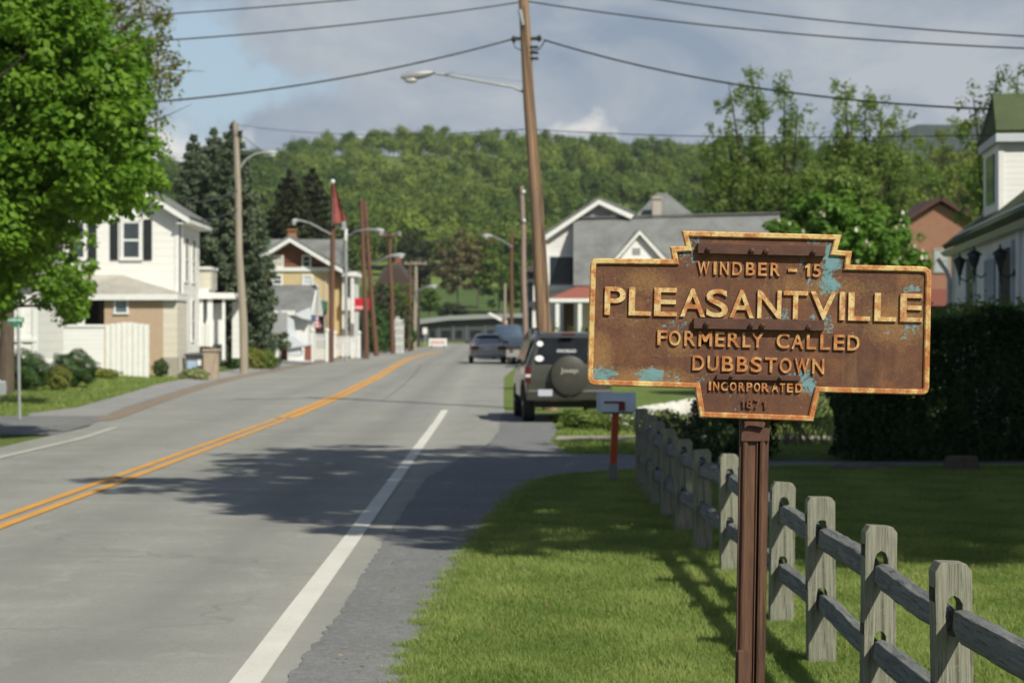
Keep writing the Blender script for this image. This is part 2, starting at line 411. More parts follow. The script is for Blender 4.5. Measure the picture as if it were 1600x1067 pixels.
def asphalt(name,c1,c2,crackw=.006,streak=True):
    m,nt,b=new_mat(name); v=coords(nt)
    big=ramp(nt,noise(nt,coords(nt,'Object',(1.,.12,1)),.9,6,.6),.3,.7)
    mid=ramp(nt,noise(nt,coords(nt,'Object',(.25,1.0,1)),.8,6,.65),.35,.7)
    fine=noise(nt,v,140,3,.7); c=mixc(nt,big,c1,c2); c=mixc(nt,math_(nt,'MULTIPLY',mid,.6),c,tuple(k*.72 for k in c1)); c=mixc(nt,math_(nt,'MULTIPLY',ramp(nt,noise(nt,coords(nt,'Object',(.5,.5,1)),.55,7,.7,.8),.55,.68),.4),c,tuple(k*.66 for k in c1))
    c=mixc(nt,math_(nt,'MULTIPLY',ramp(nt,fine,.35,.7),.35),c,tuple(k*1.6 for k in c2))
    c=mixc(nt,math_(nt,'MULTIPLY',ramp(nt,noise(nt,v,60,2,.5),.6,.66),.55),c,tuple(k*.45 for k in c1))
    sc_=ramp(nt,noise(nt,coords(nt,'Object',(1,.6,1)),2.6,9,.72,.6),.52,.72); c=mixc(nt,math_(nt,'MULTIPLY',sc_,.5),c,tuple(min(1,k*1.35) for k in c2))
    ag=math_(nt,'ADD',math_(nt,'MULTIPLY',noise(nt,v,16,4,.75),.45),math_(nt,'MULTIPLY',noise(nt,v,52,4,.8),.55)); c=mixc(nt,math_(nt,'MULTIPLY',ramp(nt,ag,.52,.64),.60 if name=='shoulder_asphalt' else .2),c,tuple(k*1.7 for k in c2)); c=mixc(nt,math_(nt,'MULTIPLY',ramp(nt,ag,.48,.37),.55 if name=='shoulder_asphalt' else .2),c,tuple(k*.55 for k in c1))
    if name=='road_asphalt':   # worn wheel tracks and a paler strip near the edge line
        sx=N(nt,'ShaderNodeSeparateXYZ'); nt.links.new(v,sx.inputs[0])
        xr=math_(nt,'ADD',math_(nt,'ADD',sx.outputs[0],math_(nt,'MULTIPLY',sx.outputs[1],.00588)),math_(nt,'MULTIPLY',math_(nt,'SUBTRACT',noise(nt,coords(nt,'Object',(.8,.15,1)),1.2,5),.5),.9))
        for x0,w_,k,cc in ((-2.15,.5,.45,(.185,.185,.178)),(-3.6,.5,.35,(.19,.19,.18)),(-1.15,.42,.55,(.37,.355,.32)),(-5.9,.6,.3,(.195,.195,.185)),(-4.9,.35,.3,(.35,.34,.31))):
            d_=math_(nt,'SUBTRACT',1.,math_(nt,'DIVIDE',math_(nt,'ABSOLUTE',math_(nt,'SUBTRACT',xr,x0)),w_),cl=True)
            c=mixc(nt,math_(nt,'MULTIPLY',d_,k),c,cc)
    # tar and repair cracks
    vo=N(nt,'ShaderNodeTexVoronoi',feature='DISTANCE_TO_EDGE'); vo.inputs['Scale'].default_value=.28
    wv=N(nt,'ShaderNodeVectorMath',operation='ADD'); ns=N(nt,'ShaderNodeTexNoise'); ns.inputs['Scale'].default_value=1.3; nt.links.new(v,ns.inputs[0])
    sc=N(nt,'ShaderNodeVectorMath',operation='SCALE'); nt.links.new(ns.outputs[1],sc.inputs[0]); sc.inputs['Scale'].default_value=1.2
    nt.links.new(v,wv.inputs[0]); nt.links.new(sc.outputs[0],wv.inputs[1]); nt.links.new(wv.outputs[0],vo.inputs[0])
    cr=math_(nt,'MULTIPLY',math_(nt,'LESS_THAN',vo.outputs[0],crackw),ramp(nt,noise(nt,v,.3,2),.45,.55))
    c=mixc(nt,math_(nt,'MULTIPLY',cr,.22),c,(.09,.09,.09))
    nt.links.new(c,b.inputs['Base Color']); b.inputs['Roughness'].default_value=.85; b.inputs['Specular IOR Level'].default_value=.25
    bump(nt,b,fine,.5,.006); return m
road_m=asphalt('road_asphalt',(.245,.243,.225),(.315,.31,.285))
sh_m=asphalt('shoulder_asphalt',(.160,.163,.165),(.215,.216,.214))
walk_m=asphalt('sidewalk_asphalt',(.25,.245,.24),(.31,.305,.30))
LY=[-30,30,41,43,50,57,70,80,110,137,153,175,205,225]
LX=[-7.6,-7.75,-8.0,-8.25,-8.75,-9.1,-9.75,-9.95,-10.0,-9.8,-9.0,-8.2,-7.5,-7.2]
RY_=[-30,10,34,40,51,80,110,160,190,225]; RX_=[-1.0,-1.05,-.4,.1,-.2,-.3,.4,1.2,3.,7.]
strip('road',list(zip(LY,LX)),list(zip(RY_,RX_)),road_m,0.0).__setitem__('kind','structure')
# patched dark asphalt shoulder with its ragged edge, the apron and the driveway
gedge=[(-30,XR(-.30,-30)),(10.4,-.50),(14,-.45),(17.5,-.31),(21.6,-.08),(24.2,.12),(25.6,.32),(26.5,.52),(27.3,.95),(27.8,1.7),(27.9,2.4)]
_gy=np.arange(-30,27.91,.3); _gx=np.interp(_gy,[a for a,_ in gedge],[b for _,b in gedge]); _gx=np.convolve(np.pad(_gx,3,'edge'),np.ones(7)/7,'valid'); gedge=list(zip(_gy.tolist(),_gx.tolist()))
jl=[(-30,-1.12),(10.4,-1.10),(13.4,-1.03),(16.8,-1.05),(22,-1.03),(25.6,-1.03),(28,-.85),(30,-.72),(34,-.36),(40,-.22),(47,-.25),(49,-.15)]
re=[(y,x+.03) for y,x in gedge]+[(28.0,3.4),(28.35,3.6),(28.4,14.),(29.2,14.),(29.25,3.6),(30.8,3.0),(31.1,1.6),(31.3,.80),(35.4,.62),(37.0,.72),(41,.85),(47,.72),(49,.0)]
strip('shoulder',jl,re,sh_m,.004,.12,.020).__setitem__('kind','structure')
rnd_=random.Random(3)
_d=[(y,x) for y,x in gedge if y>5]
mb=MB(); n=900
for i in range(n):
    y=5+(27.8-5)*i/(n-1); x=interp(y,[a for a,_ in _d],[b for _,b in _d]); w_=.07+.05*math.sin(y*3.3)+.04*math.sin(y*9.1+2)+rnd_.uniform(-.03,.03)
    for xx in (x-max(.006,w_*.22)-rnd_.uniform(0,.02),x+.02): mb.v.append((xx,y,gz(xx,y)+.0095))
for i in range(n-1): mb.f.append((2*i,2*i+1,2*i+3,2*i+2))
mb.build('verge_dirt',M('verge_dirt',(.20,.175,.13),(.12,.115,.07),.95,14,.8,bscale=60),fix=False)['kind']='structure'
# side street on the left
strip('side_street',[(37.5,-60),(46.6,-60)],[(37.5,-7.9),(43,-8.2),(46.6,-8.6)],sh_m,.004,.5).__setitem__('kind','structure')
sw=[(46.6,-10.35),(50,-10.0),(57,-10.45),(68,-11.1),(76,-11.25),(100,-11.6),(137,-11.5),(175,-10.2)]
sr=[(46.6,-8.65),(50,-8.9),(57,-9.35),(70,-10.05),(80,-10.3),(110,-10.35),(137,-10.15),(153,-9.35),(175,-8.6)]
strip('sidewalk',sw,sr,walk_m,.05,1.,curb=.1).__setitem__('kind','structure')
dirt=M('gutter_dirt',(.30,.225,.16),(.22,.18,.14),.95,2.5,.6)
strip('gutter',[(44.0,-8.55)]+[(y,x-.03) for y,x in sr if y>44],[(44.0,-8.15)]+[(y,x+.42) for y,x in sr if y>44],dirt,.009,1.,.02).__setitem__('kind','structure')
strip('path',[(35.5,.7),(37.0,.78)],[(35.5,18),(37.0,18)],M('pale_path',(.36,.31,.25),(.28,.25,.2),.95,3,.5),.012,.3).__setitem__('kind','structure')
# painted lines
def linemat(name,c,c2,wear):
    m,nt,b=new_mat(name); v=coords(nt); f=ramp(nt,noise(nt,v,35,5,.75),wear,wear+.10)
    g2=ramp(nt,noise(nt,v,1.1,5),.35,.7)
    nt.links.new(mixc(nt,f,mixc(nt,g2,c,c2),(.24,.225,.2)),b.inputs['Base Color']); b.inputs['Roughness'].default_value=.7; return m
wl=linemat('white_line_paint',(.72,.70,.64),(.62,.60,.54),.60); yl=linemat('yellow_line_paint',(.74,.36,.055),(.62,.30,.06),.58); wl2=linemat('worn_white_line_paint',(.60,.58,.53),(.5,.48,.44),.50)
def pline(x0,y0,y1,wd,mat,name='road_marking',pts=None):
    p=pts or [(y0,XR(x0,y0)),(y1,XR(x0,y1))]
    strip(name,[(y,x-wd/2) for y,x in p],[(y,x+wd/2) for y,x in p],mat,.009,1.,.004).__setitem__('kind','structure')
pline(0,0,0,.15,wl,pts=[(-20,XR(-1.21,-20)),(20,XR(-1.22,20)),(49.6,XR(-1.24,49.6))])
pline(-4.38,-20,44.8,.11,yl)
pline(-4.60,-20,45.2,.11,yl)
yc=[(45.4,-4.74),(60,-4.74),(80,-5.0),(100,-5.45),(113,-5.72),(128,-5.9),(145,-5.7),(160,-5.15)]
pline(0,0,0,.17,yl,pts=[(y,x-.11) for y,x in yc]); pline(0,0,0,.17,yl,pts=[(y,x+.12) for y,x in yc])
pline(0,0,0,.15,wl2,pts=[(-10,-6.98),(30.3,-7.14),(36.2,-7.15),(40.7,-7.42)])

strip('meadow',[(268,-60),(432,-90)],[(268,60),(432,80)],M('meadow_grass',(.060,.105,.022),(.085,.130,.032),.95,.12,.5),.03,4.).__setitem__('kind','structure')
# ---- grass blades
def grass_patch(N_, y0, y1, xl, xr, h, wd, p=1.3, mask=None):
    u_=rng.uniform(0,1,N_); 
    y=(y0**(1-p)+u_*(y1**(1-p)-y0**(1-p)))**(1/(1-p))
    L=np.interp(y,[a for a,_ in xl],[b for _,b in xl]); R=np.interp(y,[a for a,_ in xr],[b for _,b in xr])
    x=L+(R-L)*rng.uniform(0,1,N_)+rng.normal(0,.05,N_)-rng.exponential(.06,N_)*(rng.uniform(0,1,N_)<.15)+.05*np.sin(y*5.3)+.04*np.sin(y*13.7+1)
    patch=1.2*np.sin(x*3.1+y*1.7)*np.sin(x*1.3-y*2.3)+.9*np.sin(x*7.3+2*np.sin(y*1.9))*np.sin(y*4.1+x)+.4*np.sin(x*.9-1+y*.5)
    bare=np.sin(x*5.7+1.3*np.sin(y*2.9))*np.sin(y*3.7+2*np.sin(x*2.1)); kk=rng.uniform(0,1,N_)>np.clip((bare-.72)*3.2,0,.8); x,y,patch=x[kk],y[kk],patch[kk]
    if mask is not None: k=mask(x,y); x,y,patch=x[k],y[k],patch[k]
    return x,y,patch
GV=[];GF=[];GT=[];gn=0
def blades(x,y,patch,h,wd):
    global gn
    n=len(x); z=np.array([gz(a,b) for a,b in zip(x,y)])-.008
    hh=h*rng.uniform(.5,1.35,n)*(1+.22*patch); a=rng.uniform(0,2*np.pi,n); lean=rng.uniform(.2,1.5,n)*hh
    dx,dy=np.cos(a),np.sin(a); b=rng.uniform(0,2*np.pi,n); w2=wd*rng.uniform(.6,1.4,n)
    P0=np.stack([x-dy*w2,y+dx*w2,z],1); P1=np.stack([x+dy*w2,y-dx*w2,z],1)
    P2=np.stack([x+dx*lean,y+dy*lean,z+hh],1)
    GV.append(np.stack([P0,P1,P2],1).reshape(-1,3)); GF.append(np.arange(3*n).reshape(n,3)+gn); gn+=3*n
    t=np.clip(.45+.26*patch+rng.normal(0,.18,n),-.1,1.15); GT.append(np.repeat(t,3))
fr=[(6,2.2),(10,3.2),(27,7.2),(40,10.2),(60,15.)]
blades(*grass_patch(16000,27.85,28.35,[(27.85,2.6),(28.1,3.5),(28.35,3.7)],fr,.04,.004),.034,.004)
_n=34000; _u=rng.uniform(0,1,_n); _y=(8.5**-.6+_u*(27.6**-.6-8.5**-.6))**(-1/.6); _x=np.interp(_y,[a for a,_ in gedge],[b for _,b in gedge])+rng.normal(.01,.045,_n)+.05*np.sin(_y*5.3)*np.sin(_y*1.7)+.035*np.sin(_y*13.7+1)+.02*np.sin(_y*31)
blades(_x,_y,np.full(_n,.1)+.5*np.sin(_y*7),.036,.0026)
def nodrive(x,y): return y<26.9+0*x
blades(*grass_patch(560000,8.5,27.85,gedge,fr,.045,.0032),.030,.0024)
def noside(x,y): return (y>31.3)&((y<35.4)|(y>37.1))
blades(*grass_patch(60000,31.3,48,[(31.3,.85),(35,.72),(40,.95),(47,.85),(48,1.)],fr,.07,.008,1.3,noside),.06,.008)
blades(*grass_patch(60000,46.7,84,[(46.7,-16),(60,-20),(84,-22)],[(y,x-.03) for y,x in sw],.06,.01),.06,.010)
blades(*grass_patch(12000,31,37.4,[(31,-10.6),(37.4,-10.6)],[(31,-8.15),(34,-8.2),(37.4,-8.9)],.06,.008),.06,.008)
grass_m=leafmat('grass_blade',(.150,.230,.055),(.365,.425,.140),.40,.08)
gb=np_mesh('grass',np.vstack(GV),np.vstack(GF),grass_m,None,np.concatenate(GT),3); gb['kind']='stuff'; gb['label']='short mown green grass of the verge and lawns'; gb['category']='grass'
# dry leaf litter and small debris on the verge and shoulder
x=rng.uniform(-1.0,3.5,260); y=rng.uniform(10.5,26,260)
lm=leaves('leaf_litter',np.stack([x,y,np.full(260,.028)],1),.035,leafmat('dead_leaf',(.16,.10,.05),(.42,.30,.17),.1),None,None,3.0)
lm['kind']='stuff'; lm['label']='scattered dry leaves and crumbs lying on the verge and shoulder'; lm['category']='leaf litter'
# ================================================================== the town sign
SD=7.02; SP=F/SD
ROLL=math.radians(1.38); sc0=at(1186,510,SD)
def sl(px,py):
    """picture point on the sign's face -> upright sign coordinates (x,z)"""
    x=(px-1186)/SP; z=-(py-510)/SP
    return (x*math.cos(ROLL)-z*math.sin(ROLL)*1.0, x*math.sin(ROLL)+z*math.cos(ROLL)) if False else (x*math.cos(ROLL)-z*math.sin(ROLL), x*math.sin(ROLL)+z*math.cos(ROLL))
sign=thing('town_sign','rusty brown keystone shaped cast iron sign reading PLEASANTVILLE on a rusted steel post','sign',(sc0.x,SD,0))
outline=[(1065,360.9),(1314.6,367.2),(1307.5,391.2),(1330.6,392.8),(1327.8,413.8),(1440,416.4),(1447.5,418),(1452.8,422.5),(1454.6,430),
 (1451,606),(1449,612.5),(1444.5,616),(1438,617),(1280.3,613),(1270,658.4),(1093,651.9),(1085.6,606.9),(930,602),(923,600.5),(918.6,596.5),(917.4,590),
 (922.3,414),(924,408.3),(928,404.6),(935,403.8),(1050,405),(1046.8,385.6),(1070.3,384.7)]
O=[Vector(sl(*p)) for p in outline]
def inset(P,d):
    n=len(P); out=[]
    for i in range(n):
        a,b,c=P[i-1],P[i],P[(i+1)%n]; e1=(b-a).normalized(); e2=(c-b).normalized()
        n1=Vector((e1.y,-e1.x)); n2=Vector((e2.y,-e2.x)); m=(n1+n2); k=d/max(.25,(1+n1.dot(n2)))
        out.append(b+m*k)
    return out
def signmat(name, base, base2, paint, amount, rust, border=False):
    m,nt,b=new_mat(name); v=coords(nt)
    f1=ramp(nt,noise(nt,v,9,8,.62,.4),.35,.68); c=mixc(nt,f1,base,base2)
    st=noise(nt,coords(nt,'Object',(26,26,3.5)),1.,6,.6); c=mixc(nt,ramp(nt,st,.5,.75,0,.55),c,tuple(k*.55 for k in base))
    sp_=noise(nt,v,150,4,.7); c=mixc(nt,ramp(nt,sp_,.55,.75,0,.5),c,tuple(k*1.9 for k in base2))
    c=mixc(nt,ramp(nt,noise(nt,v,240,2,.6),.60,.70,0,.65),c,(.03,.018,.012))
    return m,nt,b,v,c
# plate: brown rust, ochre bloom, remains of blue-green paint where it survives
m,nt,b,v,c=signmat('rusted_plate',(.115,.050,.030),(.165,.075,.040),None,0,None)
sp=N(nt,'ShaderNodeSeparateXYZ'); nt.links.new(v,sp.inputs[0])
def field(blobs):
    tot=None
    for px,py,rx,ry,k in blobs:
        x0,z0=sl(px,py)
        a=math_(nt,'MULTIPLY',math_(nt,'SUBTRACT',sp.outputs[0],x0),SP/rx/1.35); q=math_(nt,'MULTIPLY',math_(nt,'SUBTRACT',sp.outputs[2],z0),SP/ry/1.35)
        r=math_(nt,'SUBTRACT',1.,math_(nt,'ADD',math_(nt,'MULTIPLY',a,a),math_(nt,'MULTIPLY',q,q)),cl=True); r=math_(nt,'MULTIPLY',r,k)
        tot=r if tot is None else math_(nt,'MAXIMUM',tot,r)
    return tot
c=mixc(nt,ramp(nt,noise(nt,v,4.5,7,.7,.5),.46,.66,0,.75),c,(.072,.036,.030)); c=mixc(nt,ramp(nt,noise(nt,v,7.5,8,.72,.8),.52,.70,0,.75),c,(.235,.105,.045))
c=mixc(nt,ramp(nt,noise(nt,coords(nt,'Object',(18,18,2.2)),1.,7,.7),.56,.74,0,.45),c,(.26,.15,.065))
och=field([(1010,440,50,26,.8),(980,500,60,20,.6),(1050,455,60,22,.6),(1000,540,70,40,.45),(935,560,28,50,.9),(1010,590,90,20,.9),(1130,500,80,14,.8),(1060,540,30,22,.8),(1285,450,120,26,.75),(1400,500,70,50,.85),(1420,440,40,30,.6),(1250,430,60,50,.5),(1120,580,50,20,.5),(1330,500,60,30,.5),(1250,600,30,30,.7),(1290,400,40,30,.6),(1240,520,60,24,.6)])
n_a=noise(nt,v,95,9,.78); n_b=noise(nt,v,24,6,.65)
f=ramp(nt,math_(nt,'ADD',och,math_(nt,'MULTIPLY',math_(nt,'SUBTRACT',n_a,.5),1.6)),.42,.95)
c=mixc(nt,math_(nt,'MULTIPLY',f,.72),c,(.30,.17,.065))
teal=field([(945,586,20,17,1.),(1017,588,24,12,1.1),(1045,592,22,9,.62),(1084,374,15,10,.75),(1078,400,14,16,.6),(1065,508,24,10,.55),(1048,512,14,8,.55),(1300,412,17,16,1.05),(1294,398,10,22,.9),(1297,448,17,14,1.),(1292,430,9,24,.9),(1270,378,14,5,.8),(1253,416,8,12,.6),(1266,436,7,16,.5),(1293,503,10,14,.8),(1226,490,8,10,.7),(1265,600,13,16,.95),(1258,588,12,12,.8),(1425,452,18,7,.7),(1425,512,16,22,.55),(1392,514,14,9,.45),(1100,594,12,9,.5),(1237,586,12,5,.6),(1270,496,6,6,.7),(1205,493,10,10,.4)])
f=ramp(nt,math_(nt,'ADD',teal,math_(nt,'MULTIPLY',math_(nt,'SUBTRACT',math_(nt,'ADD',math_(nt,'MULTIPLY',n_a,.7),math_(nt,'MULTIPLY',n_b,.45)),.57),4.6)),.52,.80)
c=mixc(nt,math_(nt,'MULTIPLY',f,.92),c,mixc(nt,ramp(nt,n_b,.4,.6),(.10,.25,.26),(.16,.30,.33)))
# rust streaks running down from the bolts
nt.links.new(c,b.inputs['Base Color']); b.inputs['Roughness'].default_value=.78; b.inputs['Specular IOR Level'].default_value=.3
bump(nt,b,math_(nt,'ADD',noise(nt,v,70,8,.7),math_(nt,'MULTIPLY',noise(nt,v,14,3),.8)),.45,.004)
plate_m=m
def creammat(name,lo,hi,cream=(.66,.48,.19)):
    m,nt,b=new_mat(name); v=coords(nt)
    rust=mixc(nt,ramp(nt,noise(nt,v,40,6,.6),.35,.65),(.40,.105,.026),(.19,.055,.026))
    nz=math_(nt,'ADD',math_(nt,'MULTIPLY',noise(nt,v,26,6,.62,.3),.75),math_(nt,'MULTIPLY',noise(nt,v,120,5,.7),.28))
    gz_=N(nt,'ShaderNodeSeparateXYZ'); nt.links.new(v,gz_.inputs[0]); nz=math_(nt,'ADD',nz,math_(nt,'MULTIPLY',math_(nt,'ADD',gz_.outputs[2],.05),-.16 if 'frame' in name else -.05))
    cr=mixc(nt,ramp(nt,noise(nt,v,18,5),.35,.65),cream,tuple(k*.86 for k in cream))
    c=mixc(nt,ramp(nt,nz,lo,hi),cr,rust)
    edge=ramp(nt,nz,lo-.05,lo); c=mixc(nt,math_(nt,'MULTIPLY',edge,.55),c,(.48,.18,.045))
    c=mixc(nt,ramp(nt,noise(nt,v,170,4,.7),.60,.66,0,.8),c,(.12,.05,.025))
    nt.links.new(c,b.inputs['Base Color']); b.inputs['Roughness'].default_value=.7
    bump(nt,b,noise(nt,v,110,6,.7),.5,.003); return m
frame_m=creammat('chipped_cream_frame',.48,.58,(.66,.48,.19)); let_m=creammat('chipped_cream_letter',.515,.61,(.68,.51,.23)); let_m2=creammat('rusty_cream_letter',.44,.57,(.66,.45,.18)); let_m3=M('brown_rusted_letter',(.10,.045,.028),(.20,.085,.04),.75,30,.5,bscale=90,bdist=.003)
th=.012
pl=MB(); I=inset(O,-.012) if False else inset(O,.010)
# the winding of the outline decides which way the inset goes: keep the smaller polygon
def area(P): return sum(P[i-1].x*P[i].y-P[i].x*P[i-1].y for i in range(len(P)))/2
if abs(area(I))>abs(area(O)): I=inset(O,-.010); SG=-1
else: SG=1
pl.prism([(p.x,p.y) for p in I],'y',-.001,.012)
plate=pl.build('plate',plate_m,sign)
fr_=MB(); In=inset(O,SG*.0185); n=len(O); prof=[]
Om=inset(O,SG*.0035); Im=inset(O,SG*.0150)
for P,y in ((O,.014),(O,-.008),(Om,-.0115),(Im,-.0115),(In,-.0075),(In,.0),): fr_.v+=[(p.x,y,p.y) for p in P]
for r in range(5):
    for i in range(n): fr_.f.append((r*n+i,r*n+(i+1)%n,(r+1)*n+(i+1)%n,(r+1)*n+i))
for i in range(n): fr_.f.append((5*n+i,5*n+(i+1)%n,(i+1)%n,i))
fr_.build('frame',frame_m,sign,smooth=35)
# cast letters
DG=bpy.context.evaluated_depsgraph_get()
_gl={}
def glyph(ch,off):
    k=(ch,off)
    if k not in _gl:
        cu=bpy.data.curves.new('g','FONT'); cu.body=ch; cu.size=1; cu.offset=off; cu.extrude=.5; cu.resolution_u=6
        o=bpy.data.objects.new('g',cu); COL.objects.link(o); DG.update()
        me=bpy.data.meshes.new_from_object(o.evaluated_get(DG)); 
        V=np.array([v.co[:] for v in me.vertices]); Fs=[tuple(p.vertices) for p in me.polygons]
        bpy.data.objects.remove(o); bpy.data.curves.remove(cu); bpy.data.meshes.remove(me)
        V[:,0]=(V[:,0]-V[:,0].min())/(V[:,0].max()-V[:,0].min()); V[:,1]=(V[:,1]-V[:,1].min())/(V[:,1].max()-V[:,1].min()); _gl[k]=(V,Fs)
    return _gl[k]
def line(text,xs_,py_l,py_r,hpx,mat,name,off=.02,depth=.0085,base=-.001):
    mb=MB(); x_a,x_b=xs_[0][0],xs_[-1][1]
    for ch,(a,b_) in zip(text,xs_):
        mid=(a+b_)/2; yb=py_l+(py_r-py_l)*(mid-x_a)/(x_b-x_a); x0,z0=sl(a,yb); x1,_=sl(b_,yb)
        V,Fs=glyph(ch,off); h=hpx/SP
        if ch=='1':   # a plain stem with a flag, no foot
            q1=[(.42,0),(1,0),(1,1),(.55,1),(0,.80),(0,.60),(.42,.74)]; V=np.array([(a_,b2,zz_) for zz_ in (-.5,.5) for a_,b2 in q1]); Fs=[tuple(range(7)),tuple(range(13,6,-1))]+[(i,i+7,(i+1)%7+7,(i+1)%7) for i in range(7)]
        if ch=='-': h=5/SP; z0+=7.5/SP
        # bevel: the front face is a touch smaller than the foot
        vs=[]
        for q in V:
            fr=q[2]>0; cx,cz=.5,.5
            x=x0+q[0]*(x1-x0); z=z0+q[1]*h
            vs.append((x,base-depth if fr else base+.004,z))
        mb.add(vs,Fs)
    o=mb.build(name,mat,sign,fix=True); bv=o.modifiers.new('bevel','BEVEL'); bv.width=.0011; bv.segments=2; bv.limit_method='ANGLE'; bv.angle_limit=math.radians(50)
    return o
line('PLEASANTVILLE',[(944.1,976.9),(981.9,1016.6),(1021.5,1057.1),(1062.2,1101),(1102.9,1136.6),(1139.1,1177.1),(1182.6,1219.8),(1223.1,1261),(1265.3,1305.6),(1310.6,1318.8),(1324.4,1358.5),(1365.3,1399.8),(1405.4,1440.3)],491.3,503,44,let_m,'lettering',.010,.009)
line('WINDBER',[(1089.4,1108),(1114.5,1119),(1124.4,1138),(1143.8,1158.8),(1164.8,1179.4),(1184,1197.5),(1203.4,1218.4)],428.6,431.5,20.5,let_m2,'lettering',.014)
line('-',[(1230.6,1244.7)],432,432,20.5,let_m2,'dash',.026)
line('15',[(1257,1265),(1269.6,1282)],432.5,433.2,20.5,let_m2,'lettering',.014)
line('FORMERLY',[(1026.6,1042.5),(1044.8,1063),(1068.8,1086.6),(1091,1111.9),(1117,1131.6),(1136.6,1155),(1159.7,1172.8),(1173,1193)],539,543.2,23.5,let_m2,'lettering',.014)
line('CALLED',[(1212.8,1232.5),(1236,1255),(1259.7,1274.7),(1281,1296.6),(1302,1318.8),(1323.4,1342.2)],544,547.6,24,let_m2,'lettering',.014)
line('DUBBSTOWN',[(1081.5,1099.7),(1104.8,1122),(1127.4,1145.6),(1150.9,1168),(1172.4,1189.7),(1194.6,1213.4),(1217.5,1236),(1241,1263.4),(1268.5,1286.9)],578,584.2,23.5,let_m2,'lettering',.014)
line('INCORPORATED',[(1107,1110.5),(1113.8,1123),(1126,1136.6),(1140,1150),(1153.5,1163),(1166,1174.7),(1177.5,1187),(1189.5,1201),(1205,1215.6),(1218,1226),(1229,1238),(1242,1252.8)],609.6,613.2,14,let_m2,'lettering',.022)
line('1871',[(1158,1162.5),(1165.5,1175),(1178,1187.5),(1191.5,1196.5)],637.5,638.4,14.5,let_m3,'lettering',.022)
bar_m=M('dark_rusted_bar',(.075,.036,.026),(.115,.055,.038),.75,22,.6,bscale=90,bdist=.003)
bolt_m=M('rusted_bolt',(.06,.032,.024),(.13,.07,.05),.7,40,.5)
def bar(x0,x1,yl_,yr_,hpx,depth,bolts,br=.0095):
    mb=MB(); A=[sl(x0,yl_),sl(x1,yr_),sl(x1,yr_+hpx),sl(x0,yl_+hpx)]
    mb.prism(A,'y',-depth,.0); o=mb.build('bar',bar_m,sign,bevel=.0015)
    for q,(bx,by) in enumerate(bolts):
        x,z=sl(bx,by); k=MB(); a0=random.uniform(0,1)
        k.add([(x+br*math.cos(a0+i*math.pi/3),yy_,z+br*math.sin(a0+i*math.pi/3)) for yy_ in (-depth-.012,-depth+.002) for i in range(6)],
              [tuple(range(6)),tuple(range(11,5,-1))]+[(i,i+6,(i+1)%6+6,(i+1)%6) for i in range(6)])
        k.ball((x,-depth-.0115,z),(br*.72,.004,br*.72),10,6); k.build('bolt',bolt_m,o,bevel=.0012)
bar(1089.5,1288,380,385,16.2,.024,[(1106,389.5),(1174,391.5),(1196,392.5),(1269.8,394)])
bar(1083,1286,497,500.5,16.5,.024,[(1103.5,505.6),(1173,507.5),(1190.5,508.4),(1262.5,511)])
bar(1119,1249,584.5,586.5,8.5,.018,[(1142,588),(1218,590)],.006)
# post: rolled section with two ribs and a groove, leaning a touch
post_m=M('rusted_steel_post',(.05,.028,.022),(.165,.082,.048),.75,6,.7,stretch=(9,9,.7),bscale=22,bdist=.004)
lean=-8/ (412/SP) /SP
def sec(dx,dy,z,prof): return [(x+dx,y+dy,z) for x,y in prof]
def postprof(k=1.0):
    return [(x*k,y) for x,y in ((-.048,.030),(-.048,.004),(-.040,.004),(-.037,-.008),(-.031,-.011),(-.024,-.008),(-.021,.0),(.004,.0),(.0065,-.007),(.009,-.007),(.0105,.022),(.0155,.022),(.017,-.009),(.024,-.013),(.032,-.009),(.036,.002),(.046,.002),(.046,.030))]
px0=(1181.5-1186)/SP; zb=sc0.z-.306; ztop=sc0.z-.18
pm=MB(); P=postprof(); n=len(P); zs=[-.35,.0,.5,1.0,zb-.1,ztop]
for z in zs:
    dx=px0+(z-zb)*.017
    pm.v+=sec(dx,.029,z,P)
for r in range(len(zs)-1):
    for i in range(n): pm.f.append((r*n+i,r*n+(i+1)%n,(r+1)*n+(i+1)%n,(r+1)*n+i))
pm.f.append(tuple(range(n-1,-1,-1))); pm.f.append(tuple((len(zs)-1)*n+i for i in range(n)))
# sign empty carries its parts upright about its own centre; lift the face with a second move below
zz=at(1168,1016,SD).z
post=pm.build('post',post_m,sign)
mb=MB(); mb.box(px0-.047,.0155,zb-.066,px0+.045,.0275,zb+.12); mb.build('socket_plate',bar_m,post,bevel=.003)
mb=MB(); mb.prism([(px0-.038,zb+.004),(px0+.022,zb+.004),(px0+.03,zb-.008),(px0+.024,zb-.022),(px0+.0,zb-.016),(px0-.026,zb-.014),(px0-.038,zb-.024)],'y',-.002,.016); mb.build('weld_cap',post_m,post,bevel=.002)
dxs=px0+(zz-.25-zb)*.017
mb=MB(); mb.prism([(dxs-.046,zz-.6),(dxs-.010,zz-.6),(dxs-.004,zz),(dxs-.040,zz)],'y',.004,.026); mb.build('splice_plate',post_m,post,bevel=.003)
for ch in sign.children:
    if ch.name.split('.')[0] not in ('post',):
        ch.location=(0,0,sc0.z); ch.rotation_euler=(0,ROLL,0)

